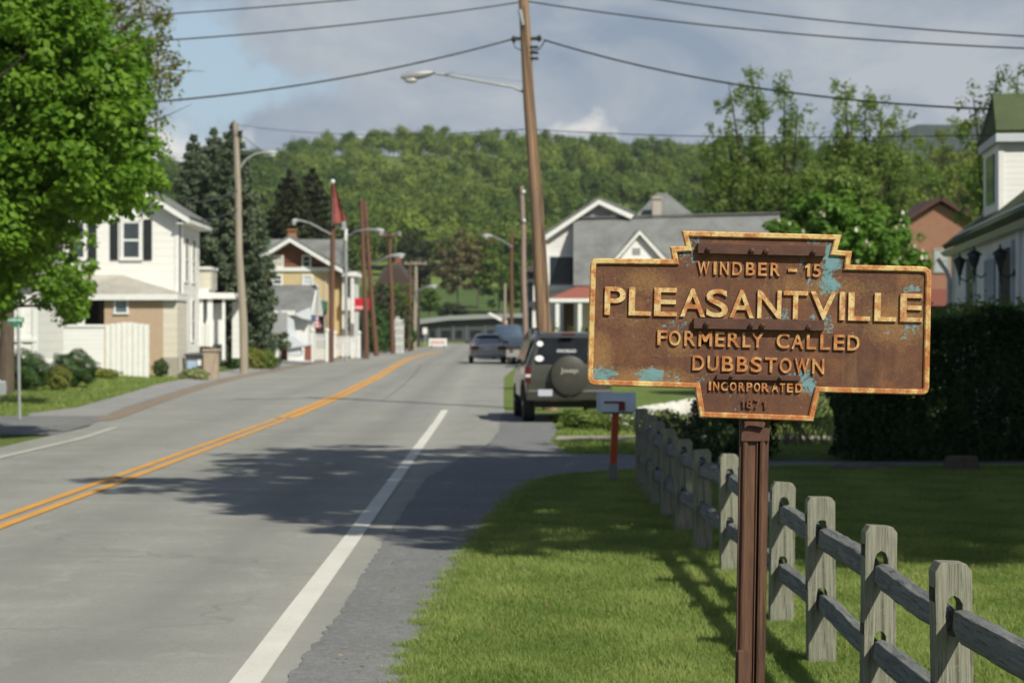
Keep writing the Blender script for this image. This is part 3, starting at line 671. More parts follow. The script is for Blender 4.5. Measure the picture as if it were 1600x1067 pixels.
# ================================================================== split rail fence
fence=thing('split_rail_fence','weathered grey split rail fence of notched posts running beside the lawn','fence',(1.6,16,0))
fo=Vector((1.6,16,0))
def oldwood(name,c1,c2,st):
    m,nt,b=new_mat(name); v=coords(nt); g_=coords(nt,'Object',st); w_=coords(nt,'Object',tuple(k*2.6 for k in st))
    c=mixc(nt,ramp(nt,noise(nt,g_,6,8,.65,.4),.35,.65),c1,c2)
    ln=noise(nt,w_,5,6,.7,.6); c=mixc(nt,ramp(nt,ln,.54,.60,0,.75),c,tuple(k*.42 for k in c2))          # checks along the grain
    kn=noise(nt,v,9,3,.5); c=mixc(nt,ramp(nt,kn,.66,.72,0,.55),c,(.10,.065,.035))                        # knots
    li=noise(nt,v,26,6,.75); c=mixc(nt,ramp(nt,li,.58,.66,0,.45),c,(.30,.33,.25))                        # lichen
    c=mixc(nt,ramp(nt,noise(nt,v,3.0,4),.5,.7,0,.45),c,tuple(k*.62 for k in c1))
    nt.links.new(c,b.inputs['Base Color']); b.inputs['Roughness'].default_value=.9; b.inputs['Specular IOR Level'].default_value=.15
    bump(nt,b,math_(nt,'ADD',ln,noise(nt,g_,14,6)),.7,.008); return m
fp_m=oldwood('fence_post_wood',(.325,.32,.255),(.19,.185,.14),(9,9,.30))
fr_m=oldwood('fence_rail_wood',(.25,.255,.25),(.15,.155,.152),(7,.35,7))
posts=[]
FPX=[1670,1490,1370,1283,1220,None,1140,1098,1067,1045,1027,1015,1004]
FD=[6.35,7.9,9.52,11.2,12.8,14.2,15.6,17.2,18.9,20.5,22.0,23.4,24.9]
FH=[.86,.865,.856,.86,.83,.86,.85,.80,.80,.83,.84,.86,.88]
for i,(p,d_,h) in enumerate(zip(FPX,FD,FH)):
    x=(p-800)/F*d_ if p else XR(1.65,d_); posts.append((x,d_,h))
def fence_post(i,x,y,h):
    """post with two mortises cut clean through: the front outline is built as bands round the holes"""
    wd=.070+random.uniform(-.004,.006); dp=.050; tw=random.uniform(-.05,.05); ln=random.uniform(-.02,.02)
    mb=MB(); g0=gz(x,y)-.25
    hz=[(.27,.40),(.60,.745)]; hw=[.028,.031]
    ch=.016+random.uniform(0,.006)
    def ring(cz0,cz1,hw_):  # mortise outline, 12 points
        c=(cz0+cz1)/2; rz=(cz1-cz0)/2; pts=[]
        for k in range(12):
            a=2*math.pi*k/12; pts.append((math.copysign(abs(math.cos(a))**.7,math.cos(a))*hw_*random.uniform(.9,1.12), c+math.copysign(abs(math.sin(a))**.7,math.sin(a))*rz*random.uniform(.95,1.05)))
        return pts
    def quadstrip(z0,z1,hole):
        """front and back face of the band z0..z1, with a hole or plain"""
        fa=[(-wd,z0),(0,z0),(wd,z0),(wd,(z0+z1)/2),(wd,z1),(0,z1),(-wd,z1),(-wd,(z0+z1)/2)]
        outer=[(wd,(z0+z1)/2),(wd,z0*.25+z1*.75),(wd,z1),(0,z1),(-wd,z1),(-wd,z0*.25+z1*.75),(-wd,(z0+z1)/2),(-wd,z0*.75+z1*.25),(-wd,z0),(0,z0),(wd,z0),(wd,z0*.75+z1*.25)]
        b=len(mb.v)
        for yy_ in (-dp,dp):
            mb.v+=[(a,yy_,c) for a,c in outer]+[(a,yy_,c) for a,c in hole]
        for k in range(12):
            k2=(k+1)%12
            mb.f.append((b+k,b+k2,b+12+k2,b+12+k)); mb.f.append((b+24+k,b+36+k,b+36+k2,b+24+k2))
            mb.f.append((b+12+k,b+12+k2,b+36+k2,b+36+k))
        for k in (0,1,5,6,7,11): mb.f.append((b+k,b+24+k,b+24+(k+1)%12,b+(k+1)%12))
    def plain(z0,z1,top=False,bot=False):
        b=len(mb.v); mb.v+=[(-wd,-dp,z0),(0,-dp,z0),(wd,-dp,z0),(wd,dp,z0),(0,dp,z0),(-wd,dp,z0),(-wd,-dp,z1),(0,-dp,z1),(wd,-dp,z1),(wd,dp,z1),(0,dp,z1),(-wd,dp,z1)]
        mb.f+=[(b,b+1,b+7,b+6),(b+1,b+2,b+8,b+7),(b+2,b+3,b+9,b+8),(b+3,b+4,b+10,b+9),(b+4,b+5,b+11,b+10),(b+5,b,b+6,b+11)]
        if bot: mb.f.append((b+5,b+4,b+3,b+2,b+1,b))
    o0=gz(x,y)
    zz=[hz[0][0]-.03,hz[0][1]+.03,hz[1][0]-.03,hz[1][1]+.03]
    plain(-.3,zz[0],bot=True); quadstrip(zz[0],zz[1],ring(*hz[0],hw[0])); plain(zz[1],zz[2]); quadstrip(zz[2],zz[3],ring(*hz[1],hw[1])); plain(zz[3],h-ch*1.5)
    b=len(mb.v); t=h-ch*1.5; u1,u2=random.uniform(-.004,.004),random.uniform(-.004,.004)
    mb.v+=[(-wd,-dp,t),(0,-dp,t),(wd,-dp,t),(wd,dp,t),(0,dp,t),(-wd,dp,t),(-wd+ch,-dp,h+u1),(0,-dp,h),(wd-ch,-dp,h+u2),(wd-ch,dp,h+u2),(0,dp,h),(-wd+ch,dp,h+u1)]
    mb.f+=[(b,b+1,b+7,b+6),(b+1,b+2,b+8,b+7),(b+2,b+3,b+9,b+8),(b+3,b+4,b+10,b+9),(b+4,b+5,b+11,b+10),(b+5,b,b+6,b+11),(b+6,b+7,b+8,b+9,b+10,b+11)]
    o=mb.build('post',fp_m,fence); me=o.data
    import bmesh
    bm=bmesh.new(); bm.from_mesh(me); bmesh.ops.remove_doubles(bm,verts=bm.verts,dist=.0004); bmesh.ops.recalc_face_normals(bm,faces=bm.faces); bm.to_mesh(me); bm.free()
    bv=o.modifiers.new('bevel','BEVEL'); bv.width=.0022; bv.segments=2; bv.limit_method='ANGLE'; bv.angle_limit=math.radians(40)
    o.location=(x-fo.x,y-fo.y,o0-fo.z-.02); o.rotation_euler=(random.uniform(-.015,.015),ln,tw)
for i,(x,y,h) in enumerate(posts): fence_post(i,x,y,h)
RH=[(.595,.275)]
def rail(p,q,z,seed):
    """hewn rail: faceted section that narrows to a tenon at both ends"""
    r=random.Random(seed); a=Vector((p[0]+.0,p[1]-.055,z+r.uniform(-.01,.01)+gz(p[0],p[1]))); b=Vector((q[0]+.0,q[1]+.045,z+r.uniform(-.01,.01)+gz(q[0],q[1])))
    mb=MB(); n=13; kinds=[(-.042,-.035),(-.010,-.062),(.036,-.050),(.046,.020),(.018,.060),(-.030,.048)]
    kinds=[(c*r.uniform(.85,1.15),e*r.uniform(.85,1.15)) for c,e in kinds]
    ph=r.uniform(0,6)
    for i in range(n):
        t=i/(n-1); c=a.lerp(b,t); c.z+=.005*math.sin(t*5+ph)+.004*math.sin(math.pi*t); c.x+=.006*math.sin(t*4+ph*2)
        e=min(1,.62+min(t,1-t)*3.2); ez=min(1,.82+min(t,1-t)*2.2)
        for k,(ax,az) in enumerate(kinds):
            jx=r.uniform(-.003,.003); mb.v.append((c.x+ax*e+jx,c.y,c.z+az*ez+r.uniform(-.003,.003)))
    m=6
    for i in range(n-1):
        for k in range(m): mb.f.append((i*m+k,i*m+(k+1)%m,(i+1)*m+(k+1)%m,(i+1)*m+k))
    mb.f.append(tuple(range(m))); mb.f.append(tuple((n-1)*m+k for k in range(m-1,-1,-1)))
    mb.build('rail',fr_m,fence,world=True,bevel=.004)
for i in range(len(posts)-1,0,-1):
    rail(posts[i],posts[i-1],.628,i*2); rail(posts[i],posts[i-1],.300,i*2+1)

# ================================================================== mailbox
MD=25.5
def mm(px,py): return at(px,py,MD)
mx=mm(961,750); mail=thing('mailbox','small silver grey mailbox with a red flag on a red painted post','mailbox',(mx.x,MD,0))
tinm=M('mailbox_tin',(.60,.66,.74),(.54,.60,.68),.45,8,.1,metal=.1); redp=M('red_orange_paint',(.50,.075,.025),(.40,.06,.02),.5)
pm_=MB(); s=F/MD; X0=(933-961)/s; X1=(993-961)/s; ZB=mm(0,643).z; ZT=mm(0,613).z; r_=(ZT-ZB)*.5
prof=[(-r_,ZB),(-r_,ZB+(ZT-ZB)*.5)]+[(-r_*math.cos(math.pi*k/10),ZB+(ZT-ZB)*.5+(ZT-ZB)*.5*math.sin(math.pi*k/10)) for k in range(1,10)]+[(r_,ZB+(ZT-ZB)*.5),(r_,ZB)]
pm_.prism(prof,'x',X0+.02,X1); body=pm_.build('box',tinm,mail,smooth=30)
dr=MB(); dr.prism([(a*1.07,ZB+(z-ZB)*1.04-.004) for a,z in prof],'x',X0,X0+.024); d1=dr.build('door',M('mailbox_door_tin',(.54,.58,.63),(.48,.52,.57),.5),mail,smooth=30)
hd=MB(); hd.tube([(X0-.0,-.02,ZT-.05),(X0-.02,-.02,ZT-.04),(X0-.02,.02,ZT-.04),(X0,.02,ZT-.05)],.006,6); hd.build('handle',galv,d1)
fl=MB(); zf=mm(0,628).z; fl.box((943-961)/s,-r_-.012,zf-.012,(974-961)/s,-r_-.004,zf+.012); fl.box((966-961)/s,-r_-.014,zf-.10,(976-961)/s,-r_-.003,zf+.004); fl.build('flag',M('dull_red_paint',(.22,.03,.03),(.16,.03,.03),.5),mail,bevel=.003)
ps=MB(); w2=.046; zc=mm(0,724).z
ps.add([(-w2*.75+x,-w2*.75+y,zc) if False else (x,y,zc) for x,y in ((-.050-.012,-.045),(.030-.012,-.045),(.030-.012,.045),(-.050-.012,.045))]+[(x,y,ZB) for x,y in ((-.035,-.045),(.047,-.045),(.047,.045),(-.035,.045))],[(0,3,2,1),(4,5,6,7),(0,1,5,4),(1,2,6,5),(2,3,7,6),(3,0,4,7)])
ps.build('post',redp,mail,bevel=.004)
ps=MB(); ps.box(-.068,-.049,-.2,.022,.049,zc-.001); ps.build('post_foot',M('grey_post_wood',(.22,.22,.22),(.15,.15,.15),.9),mail,bevel=.004)
bk=MB(); bk.box(X0+.06,-.075,ZB-.022,X1-.03,.075,ZB-.001); bk.build('mounting_board',M('grey_post_wood',(.22,.22,.22)),mail,bevel=.003)

# ================================================================== vehicles
def ring8(y,zb,zbelt,zt,wb,wbelt,wt):
    return [(-wb*.88,y,zb),(-wb,y,zb+.10),(-wb*1.005,y,(zb+zbelt)*.5+.08),(-wbelt,y,zbelt),(-wt,y,zt-.07),(-wt+.13,y,zt),(wt-.13,y,zt),(wt,y,zt-.07),(wbelt,y,zbelt),(wb*1.005,y,(zb+zbelt)*.5+.08),(wb,y,zb+.10),(wb*.88,y,zb)]
def car_body(st, paint, root, bevel=.02, name='body'):
    mb=MB(); n=12
    for s_ in st: mb.v+=ring8(*s_)
    for i in range(len(st)-1):
        for k in range(n): mb.f.append((i*n+k,i*n+(k+1)%n,(i+1)*n+(k+1)%n,(i+1)*n+k))
    mb.f.append(tuple(range(n))); mb.f.append(tuple((len(st)-1)*n+k for k in range(n-1,-1,-1)))
    o=mb.build(name,paint,root,smooth=38); b=o.modifiers.new('bevel','BEVEL'); b.width=bevel; b.segments=3; b.limit_method='ANGLE'; b.angle_limit=math.radians(32); return o
def wheel(root,x,y,r,wd=.22):
    sgn=-1 if x<0 else 1
    t=MB(); t.lathe((x,y,r),[(r*.62,-wd/2),(r*.95,-wd/2),(r,-wd/2+.03),(r,wd/2-.03),(r*.95,wd/2),(r*.62,wd/2)],'x',28); w_=bpy.data.objects.new('wheel',None)
    o=t.build('wheel',rubber,root,smooth=40)
    h=MB(); h.lathe((x+sgn*.02,y,r),[(r*.60,-wd/2+.01),(r*.60,wd/2-.03),(r*.2,wd/2-.06),(r*.12,wd/2-.01)] if sgn>0 else [(r*.12,-wd/2+.01),(r*.2,-wd/2+.06),(r*.60,-wd/2+.03),(r*.60,wd/2-.01)],'x',20); h.build('rim',steel,o,smooth=40)
def panel(root,name,quad,mat,th=.012,parent=None,bevel=.0):
    return MB().slab(quad,th).build(name,mat,parent or root,bevel=bevel)
def carpaint(n,c,c2=None): return M(n,c,c2 or tuple(k*.9 for k in c),.28,1.5,metal=.35,spec=.5,coat=.6)
tail_m=M('tail_light_red',(.10,.012,.014),(.06,.01,.012),.3); clearl=M('lamp_clear',(.6,.6,.6),(.5,.5,.5),.15); plate_w=M('plate_pale',(.5,.52,.6),(.42,.45,.55),.5); trimb=M('black_trim',(.025,.025,.025),(.035,.035,.035),.6)
tglass=M('tinted_glass',(.008,.010,.012),(.014,.017,.020),.12,spec=.28)
# --- the parked four wheel drive, rear towards the camera
jx=at(884,0,43.0).x; jeep=thing('parked_suv','olive grey sport utility vehicle parked on the verge with a spare wheel on its tailgate','car',(jx+.06,43.0,gz(jx,43)),math.radians(3.4)); jeep.scale=(.94,1,1)
jp=carpaint('olive_grey_paint',(.085,.085,.068),(.07,.07,.056))
st=[(-.02,.52,1.02,1.06,.86,.88,.82),(.02,.50,1.08,1.20,.89,.90,.80),(.16,.48,1.12,1.66,.90,.90,.70),(.34,.46,1.12,1.76,.91,.905,.68),(1.4,.40,1.10,1.80,.915,.91,.69),(2.45,.40,1.08,1.76,.915,.90,.66),(3.15,.40,1.04,1.10,.91,.89,.80),(4.2,.42,.98,1.04,.89,.86,.76),(4.42,.46,.90,.93,.84,.80,.68)]
jb=car_body(st,jp,jeep)
panel(jeep,'rear_window',[(-.70,-.012+.0,1.17),(.70,-.012,1.17),(.585,.150,1.68),(-.585,.150,1.68)],tglass,.03)
gl=[o for o in jeep.children if o.name.startswith('rear_window')][0]
def stick(name,x,z,rx,rz,mat):
    t=(z-1.17)/.51; y=-.012+.162*t; mb=MB(); mb.add([(x+rx*math.cos(a),y-.012-.0+rz*math.sin(a)*.31,z+rz*math.sin(a)) for a in [2*math.pi*k/14 for k in range(14)]]+[(x+rx*math.cos(a),y-.004+rz*math.sin(a)*.31,z+rz*math.sin(a)) for a in [2*math.pi*k/14 for k in range(14)]],
      [tuple(range(14)),tuple(range(27,13,-1))]+[(i,i+14,(i+1)%14+14,(i+1)%14) for i in range(14)]); mb.build(name,mat,gl)
whs=M('sticker_white',(.72,.74,.78),(.66,.68,.72),.5); stick('sticker',-.60,1.56,.070,.055,whs); stick('sticker',-.62,1.27,.09,.06,whs); stick('sticker',.50,1.36,.09,.065,M('sticker_blue',(.22,.32,.75),(.3,.4,.8),.5))
def textmesh(s_,name,mat,parent,x0,x1,z0,z1,y,off=.02,dep=.006,tilt=0.):
    V,Fs=glyph(s_,off); MB().add([(x0+q[0]*(x1-x0),y-(dep if q[2]>0 else 0)+tilt*q[1],z0+q[1]*(z1-z0)) for q in V],Fs).build(name,mat,parent)
textmesh('WWW.ORGANO','sticker_lettering',whs,gl,-.25,.16,1.385,1.45,.045,.01,.006,.02)
sp_=MB(); sp_.lathe((.0,-.20,.93),[(.10,-.02),(.355,-.02),(.395,.01),(.40,.05),(.40,.17),(.36,.22)],'y',36); spare=sp_.build('spare_wheel_cover',M('cover_vinyl',(.062,.060,.050),(.05,.048,.040),.5),jeep,smooth=40)
textmesh('Jeep','lettering',M('cover_lettering',(.34,.33,.28),(.3,.29,.25),.5),spare,-.20,.18,.965,1.085,-.222,.03,.004)
for sx in (-1,1):
    t=MB(); t.box(sx*.80,-.05,.80,sx*.925,.10,1.12); t.build('tail_light',tail_m,jeep,bevel=.012); t=MB(); t.box(sx*.81,-.055,.90,sx*.92,.0,.96); t.build('reversing_light',clearl,jeep,bevel=.006)
    wheel(jeep,sx*.80,.75,.365,.24); wheel(jeep,sx*.80,3.55,.365,.24)
    q=MB(); q.box(sx*.93,2.75,1.12,sx*1.12,2.92,1.28); q.build('wing_mirror',trimb,jeep,bevel=.03)
    q=MB(); q.tube([(sx*.60,.45,1.775),(sx*.60,.5,1.86),(sx*.60,2.2,1.86),(sx*.60,2.3,1.775)],.022,8); q.build('roof_rail',trimb,jeep)
    def P3(y,z,o=.035):
        t=(z-1.11)/(1.75-1.11); return (sx*(.905-(.905-.69)*t+o),y,z)
    for a,b_,c_,d_ in ((.42,1.15,.48,1.15),(1.25,2.0,1.25,2.0),(2.1,2.85,2.1,2.45)):
        panel(jeep,'side_window',[P3(a,1.15),P3(b_,1.15),P3(d_ if d_!=1.15 else 1.15,1.64),P3(c_,1.64)],tglass,.008 if sx<0 else -.008)
    q=MB(); q.prism([(.28,.42),(.36,.70),(.55,.84),(.95,.84),(1.14,.70),(1.22,.42),(1.12,.42),(1.05,.64),(.90,.76),(.60,.76),(.45,.64),(.38,.42)],'x',sx*.90,sx*.945); q.build('wheel_arch',trimb,jeep)
bm_=MB(); bm_.box(-.90,-.14,.44,.90,.08,.66); bm_.build('rear_bumper',carpaint('bumper_grey',(.075,.074,.062)),jeep,bevel=.04)
q=MB(); q.box(-.15,-.03,1.725,.13,.12,1.775); q.build('brake_light',tail_m,jeep,bevel=.012)
q=MB(); q.box(-.66,-.155,.53,-.36,-.135,.66); q.build('number_plate',plate_w,jeep,bevel=.004)
q=MB(); q.box(.42,-.04,.98,.62,-.005,1.02); q.build('door_handle',trimb,jeep,bevel=.01)
q=MB(); q.box(-.05,-.17,.47,.05,-.12,.52); q.box(-.72,.1,.30,.72,.5,.42); q.build('tow_hitch',trimb,jeep)
q=MB(); q.tube([(-.2,.02,1.10),(.12,-.02,1.12)],.012,6); q.build('rear_wiper',trimb,gl)
# --- silver car ahead, double parked line
def sedan(name,label,loc,rz,paint,Wd=.86,L=4.6,H=1.42,cat='car',light=tail_m):
    r=thing(name,label,cat,loc,rz); k=H/1.42
    st=[(0,.48,.80,.86,Wd*.86,Wd*.88,Wd*.78),(.06,.36,.90*k,.97*k,Wd*.98,Wd*.98,Wd*.80),(.75,.32,.95*k,1.0*k,Wd,Wd*.99,Wd*.80),(1.45,.30,.95*k,1.37*k,Wd,Wd*.99,Wd*.68),(2.1,.30,.94*k,H,Wd,Wd*.98,Wd*.66),(2.7,.30,.93*k,1.36*k,Wd,Wd*.98,Wd*.66),(3.35,.30,.90*k,.95*k,Wd,Wd*.96,Wd*.80),(L-.25,.32,.78,.82,Wd*.96,Wd*.90,Wd*.76),(L,.40,.66,.70,Wd*.84,Wd*.80,Wd*.70)]
    car_body(st,paint,r,.03)
    panel(r,'rear_window',[(-Wd*.72,.80,1.02*k),(Wd*.72,.80,1.02*k),(Wd*.60,1.40,1.35*k),(-Wd*.60,1.40,1.35*k)],tglass,.03)
    panel(r,'windscreen',[(-Wd*.60,2.75,1.37*k),(Wd*.60,2.75,1.37*k),(Wd*.74,3.28,1.0*k),(-Wd*.74,3.28,1.0*k)],tglass,.03)
    for sx in (-1,1):
        q=MB(); q.box(sx*Wd*.52,-.03,.70,sx*Wd*.97,.07,.88); q.build('tail_light',light,r,bevel=.015)
        q=MB(); q.box(sx*Wd*.5,L-.14,.60,sx*Wd*.86,L-.02,.72); q.build('headlight',clearl,r,bevel=.02)
        wheel(r,sx*(Wd-.10),.95,.31,.2); wheel(r,sx*(Wd-.10),3.70,.31,.2)
        q=MB(); q.box(sx*(Wd+.01),2.85,.95*k,sx*(Wd+.17),3.0,1.08*k); q.build('wing_mirror',trimb,r,bevel=.02)
        e=Wd*.99; f_=Wd*.70
        for a,b_,c_,d_ in ((1.15,2.0,1.55,2.0),(2.1,3.05,2.1,2.6)):
            panel(r,'side_window',[(sx*(e+.004),a,.98*k),(sx*(e+.004),b_,.98*k),(sx*(f_+.03),d_,1.32*k),(sx*(f_+.03),c_,1.32*k)],tglass,.01*(1 if sx<0 else -1))
    q=MB(); q.box(-Wd*.94,-.10,.36,Wd*.94,.06,.60); q.build('rear_bumper',paint,r,bevel=.05)
    q=MB(); q.box(-.24,-.045,.68,.10,-.02,.82); q.build('number_plate',plate_w,r,bevel=.004)
    q=MB(); q.box(-Wd*.95,-.035,.885,Wd*.95,.06,.93); q.build('boot_trim',M('bright_trim',(.7,.7,.7),(.6,.6,.6),.2,metal=.7),r,bevel=.01)
    return r
sx_=at(763,0,109).x; sedan('parked_sedan','silver grey saloon car parked by the kerb in front of a blue pickup',(sx_,109,gz(sx_,109)+.0),math.radians(2),carpaint('silver_paint',(.30,.30,.31)),.92,4.9,1.50)
# --- blue pickup / utility beyond it
bx=at(795,0,121).x; bt=thing('parked_pickup','dull blue pickup truck parked nose away beyond the silver car','pickup truck',(bx,121,gz(bx,121)+.06),math.radians(1))
bp=carpaint('dull_blue_paint',(.085,.125,.18),(.07,.10,.15))
st=[(0,.60,1.18,1.24,.90,.93,.82),(.05,.55,1.22,1.28,.93,.94,.84),(.9,.5,1.24,1.30,.94,.94,.84),(1.25,.5,1.25,1.86,.94,.93,.68),(1.9,.5,1.25,1.92,.94,.93,.68),(2.6,.5,1.22,1.86,.94,.92,.66),(3.2,.5,1.18,1.24,.93,.90,.80),(4.6,.5,1.10,1.15,.91,.86,.76),(4.8,.6,1.0,1.02,.86,.8,.7)]
car_body(st,bp,bt,.03)
panel(bt,'rear_window',[(-.66,.94,1.36),(.66,.94,1.36),(.58,1.22,1.80),(-.58,1.22,1.80)],tglass,.03)
for s2 in (-1,1):
    q=MB(); q.box(s2*.84,-.03,.85,s2*.95,.06,1.15); q.build('tail_light',tail_m,bt,bevel=.012)
    wheel(bt,s2*.82,.95,.38,.24); wheel(bt,s2*.82,3.9,.38,.24)
q=MB(); q.box(-.93,-.14,.55,.93,.04,.72); q.build('rear_bumper',trimb,bt,bevel=.03)
q=MB(); q.box(-.70,-.012,.80,.70,.02,1.14); q.build('tailgate',bp,bt,bevel=.02)
# --- nose of a pale car at the left edge of the frame, on the side street
pc=sedan('parked_car','pale blue white car in the side street with only its nose in view',(at(6,0,48).x-4.60,48,gz(-11,48)-.02),math.radians(-90),carpaint('pale_blue_paint',(.55,.60,.66)),.84,4.5,1.40)
# ================================================================== houses on the left
def house(name,label,px,d,z=None,cat='house',group=None):
    x=at(px,0,d).x; return thing(name,label,cat,(x,d,gz(x,d) if z is None else z),0,group)
def sash(h,d,x0,y0,x1,y1,parent_mat=white_paint,gm=glass,proud=.0,name='window',rail=True,fw=None):
    """sash window facing the camera on the plane y=d: frame with meeting rail, glass pane set back"""
    s=F/d; t=fw or max(.06,(x1-x0)/s*.10); a=at(x0,y0,d); b=at(x1,y1,d); mb=MB(); y_=d-proud
    mb.box(a.x-t,y_-.05,a.z,a.x,y_+.02,b.z); mb.box(b.x,y_-.05,a.z,b.x+t,y_+.02,b.z)
    mb.box(a.x-t,y_-.055,a.z,b.x+t,y_+.02,a.z+t); mb.box(a.x-t*1.2,y_-.075,b.z-t,b.x+t*1.2,y_+.02,b.z)
    if rail: mb.box(a.x,y_-.035,(a.z+b.z)/2-t*.3,b.x,y_+.02,(a.z+b.z)/2+t*.3)
    w_=mb.build(name,parent_mat,h,world=True)
    MB().box(a.x,y_-.012,b.z,b.x,y_+.015,a.z).build('pane',gm,w_,world=True); return w_
def sidewin(h,x,y0,y1,z0,z1,sgn,fm=white_paint,gm=glass,name='window'):
    """window on a wall that faces +x or -x"""
    mb=MB(); t=.07; a,b=(x-.02,x+.05) if sgn>0 else (x-.05,x+.02)
    mb.box(a,y0-t,z0-t,b,y0,z1+t); mb.box(a,y1,z0-t,b,y1+t,z1+t); mb.box(a,y0,z1,b,y1,z1+t); mb.box(a,y0,z0-t,b,y1,z0); mb.box(a+.01,y0,(z0+z1)/2-.02,b-.015,y1,(z0+z1)/2+.02)
    w_=mb.build(name,fm,h,world=True); MB().box(x-.015,y0,z0,x+.012 if sgn>0 else x-.012-.015,y1,z1).build('pane',gm,w_,world=True)
D1=80.0; h=house('white_house','white clapboard two storey house with black shutters and a porch behind the white fence panel',200,D1)
zb=gz(-13,D1)-.4
A=at(140,0,D1); B=at(280,0,D1); eave=at(282,337,D1).z; xr=B.x; xl=at(20,0,D1).x; dep=5.2
ridge_x=(xl+xr)/2; slope=.62; rz=eave+(xr-ridge_x)*slope
mb=MB(); mb.prism([(xl,zb),(xr,zb),(xr,eave),(ridge_x,rz),(xl,eave)],'y',D1,D1+dep); mb.build('wall',wsid,h,world=True)
ov=.45; th_=.16
mb=MB(); 
for sx,xe in ((1,xr+ov),(-1,xl-ov)):
    ez=eave-ov*slope+.02; mb.slab([(ridge_x,D1-.45,rz+.22),(xe,D1-.45,ez+.22),(xe,D1+dep+.3,ez+.22),(ridge_x,D1+dep+.3,rz+.22)][::sx],.10)
rf=mb.build('roof',greyroof,h,world=True)
mb=MB()
for sx,xe in ((1,xr+ov),(-1,xl-ov)):
    ez=eave-ov*slope+.02
    mb.prism([(ridge_x,rz+.115),(xe,ez+.115),(xe,ez-.08),(ridge_x,rz-.08)],'y',D1-.48,D1-.42)
    mb.box(min(xe,xe-sx*.10),D1-.50,ez-.03,max(xe,xe-sx*.10),D1+dep+.34,ez+.10)     # gutter
    mb.box(min(xe-sx*ov*1.1,xe-sx*.11),D1-.41,ez-.06,max(xe-sx*ov*1.1,xe-sx*.11),D1+dep+.25,ez-.02)  # soffit
mb.build('fascia',white_paint,rf,world=True)
mb=MB(); mb.box(xr-.16,D1-.03,zb,xr+.03,D1+.0,eave); mb.box(xr,D1-.03,zb,xr+.03,D1+.16,eave); mb.tube([(xr+.12,D1+.05,eave-.1),(xr+.10,D1+.02,eave-.5),(xr+.10,D1+.02,zb+.1)],.05,8); mb.build('corner_board',white_paint,h,world=True)
for (x0,x1) in ((193.5,217.5),(108,131)):
    sash(h,D1,x0,349,x1,402,fw=.12,proud=.02)
    for a,b in ((x0-21,x0-9),(x1+7,x1+20)):
        mb=MB(); mb.pbox(a,343,b,406,D1,.06,.0); 
        o=mb.build('shutter',black,h,world=True); mb=MB()
        for k in range(14): 
            yy=347+k*4.2; mb.pbox(a+1.5,yy,b-1.5,yy+2.2,D1,.072,-.055)
        mb.build('slat_panel',black,o,world=True)
mb=MB(); mb.pbox(190,340,221,346,D1,.09,.0); mb.build('window_head',white_paint,h,world=True)
for y0 in (D1+1.3,D1+3.1): sidewin(h,xr,y0,y0+.85,eave-2.35,eave-.75,1)
for y0 in (D1+1.0,D1+3.0): sidewin(h,xr,y0,y0+.7,zb+1.6,zb+3.1,1,gm=dark)
# porch across the front
pf=2.6; zt=at(0,459,D1-pf).z; za=at(0,430,D1).z; pxl=at(58,0,D1-pf).x; pxr=at(277,0,D1-pf).x
mb=MB(); mb.slab([(pxl,D1-pf,zt),(pxr,D1-pf,zt),(at(192,0,D1).x,D1-.02,za),(pxl+.4,D1-.02,za)],.09); mb.slab([(pxr,D1-pf,zt),(pxr,D1-.02,zt),(at(192,0,D1).x,D1-.02,za)],.08)
pr=mb.build('porch_roof',shingles('porch_shingles',(.33,.31,.27),(.40,.38,.33)),h,world=True)
mb=MB(); mb.box(pxl,D1-pf-.03,zt-.22,pxr+.02,D1-pf+.09,zt-.015); mb.box(pxr-.10,D1-pf+.1,zt-.22,pxr+.02,D1-.03,zt-.03); mb.build('fascia',white_paint,pr,world=True)
zf=gz(-14,D1-2)-.35; tanb=M('tan_brick',(.50,.38,.27),(.42,.31,.22),.85,6,.5,stretch=(1,1,4)); cream=siding('cream_siding',(.62,.58,.48),(.55,.51,.42),.25)
dp=D1-pf+.25
mb=MB(); mb.pbox(163,466,255,600,dp,0,.25); mb.build('porch_wall',tanb,h,world=True)
mb=MB(); mb.pbox(255,466,277,590,dp,.0,pf-.3); mb.build('porch_corner',cream,h,world=True)
sash(h,dp,181,470,198,488,fw=.07,rail=False,gm=M('blue_window_glass',(.10,.15,.18),(.07,.11,.13),.1,spec=.8),name='porch_window')
mb=MB(); mb.pbox(255,558,277.5,600,dp,.03,.3); mb.build('foundation',M('foundation_stone',(.42,.38,.32),(.33,.3,.26),.9,4,.5),h,world=True)
mb=MB(); mb.pbox(60,466,162,512,dp,-.9,1.2); mb.build('porch_shade_fill',dark,h,world=True)  # dark slab before the house wall, porch shade put into its colour
mb=MB(); mb.pbox(150,470,162,511,dp,-.55,.75); mb.build('door',M('brown_door',(.10,.06,.04),(.07,.045,.03)),h,world=True)
mb=MB()
for a,b in ((121,132),(60,68),(88,95)): mb.pbox(a,464,b,512,dp,.05,.10)
mb.build('porch_post',white_paint,h,world=True)
mb=MB(); mb.pbox(58,509,163,600,dp,.02,.10); mb.pbox(56,507,164,511.5,dp,.06,.14); mb.build('porch_railing_wall',wsid2,h,world=True)
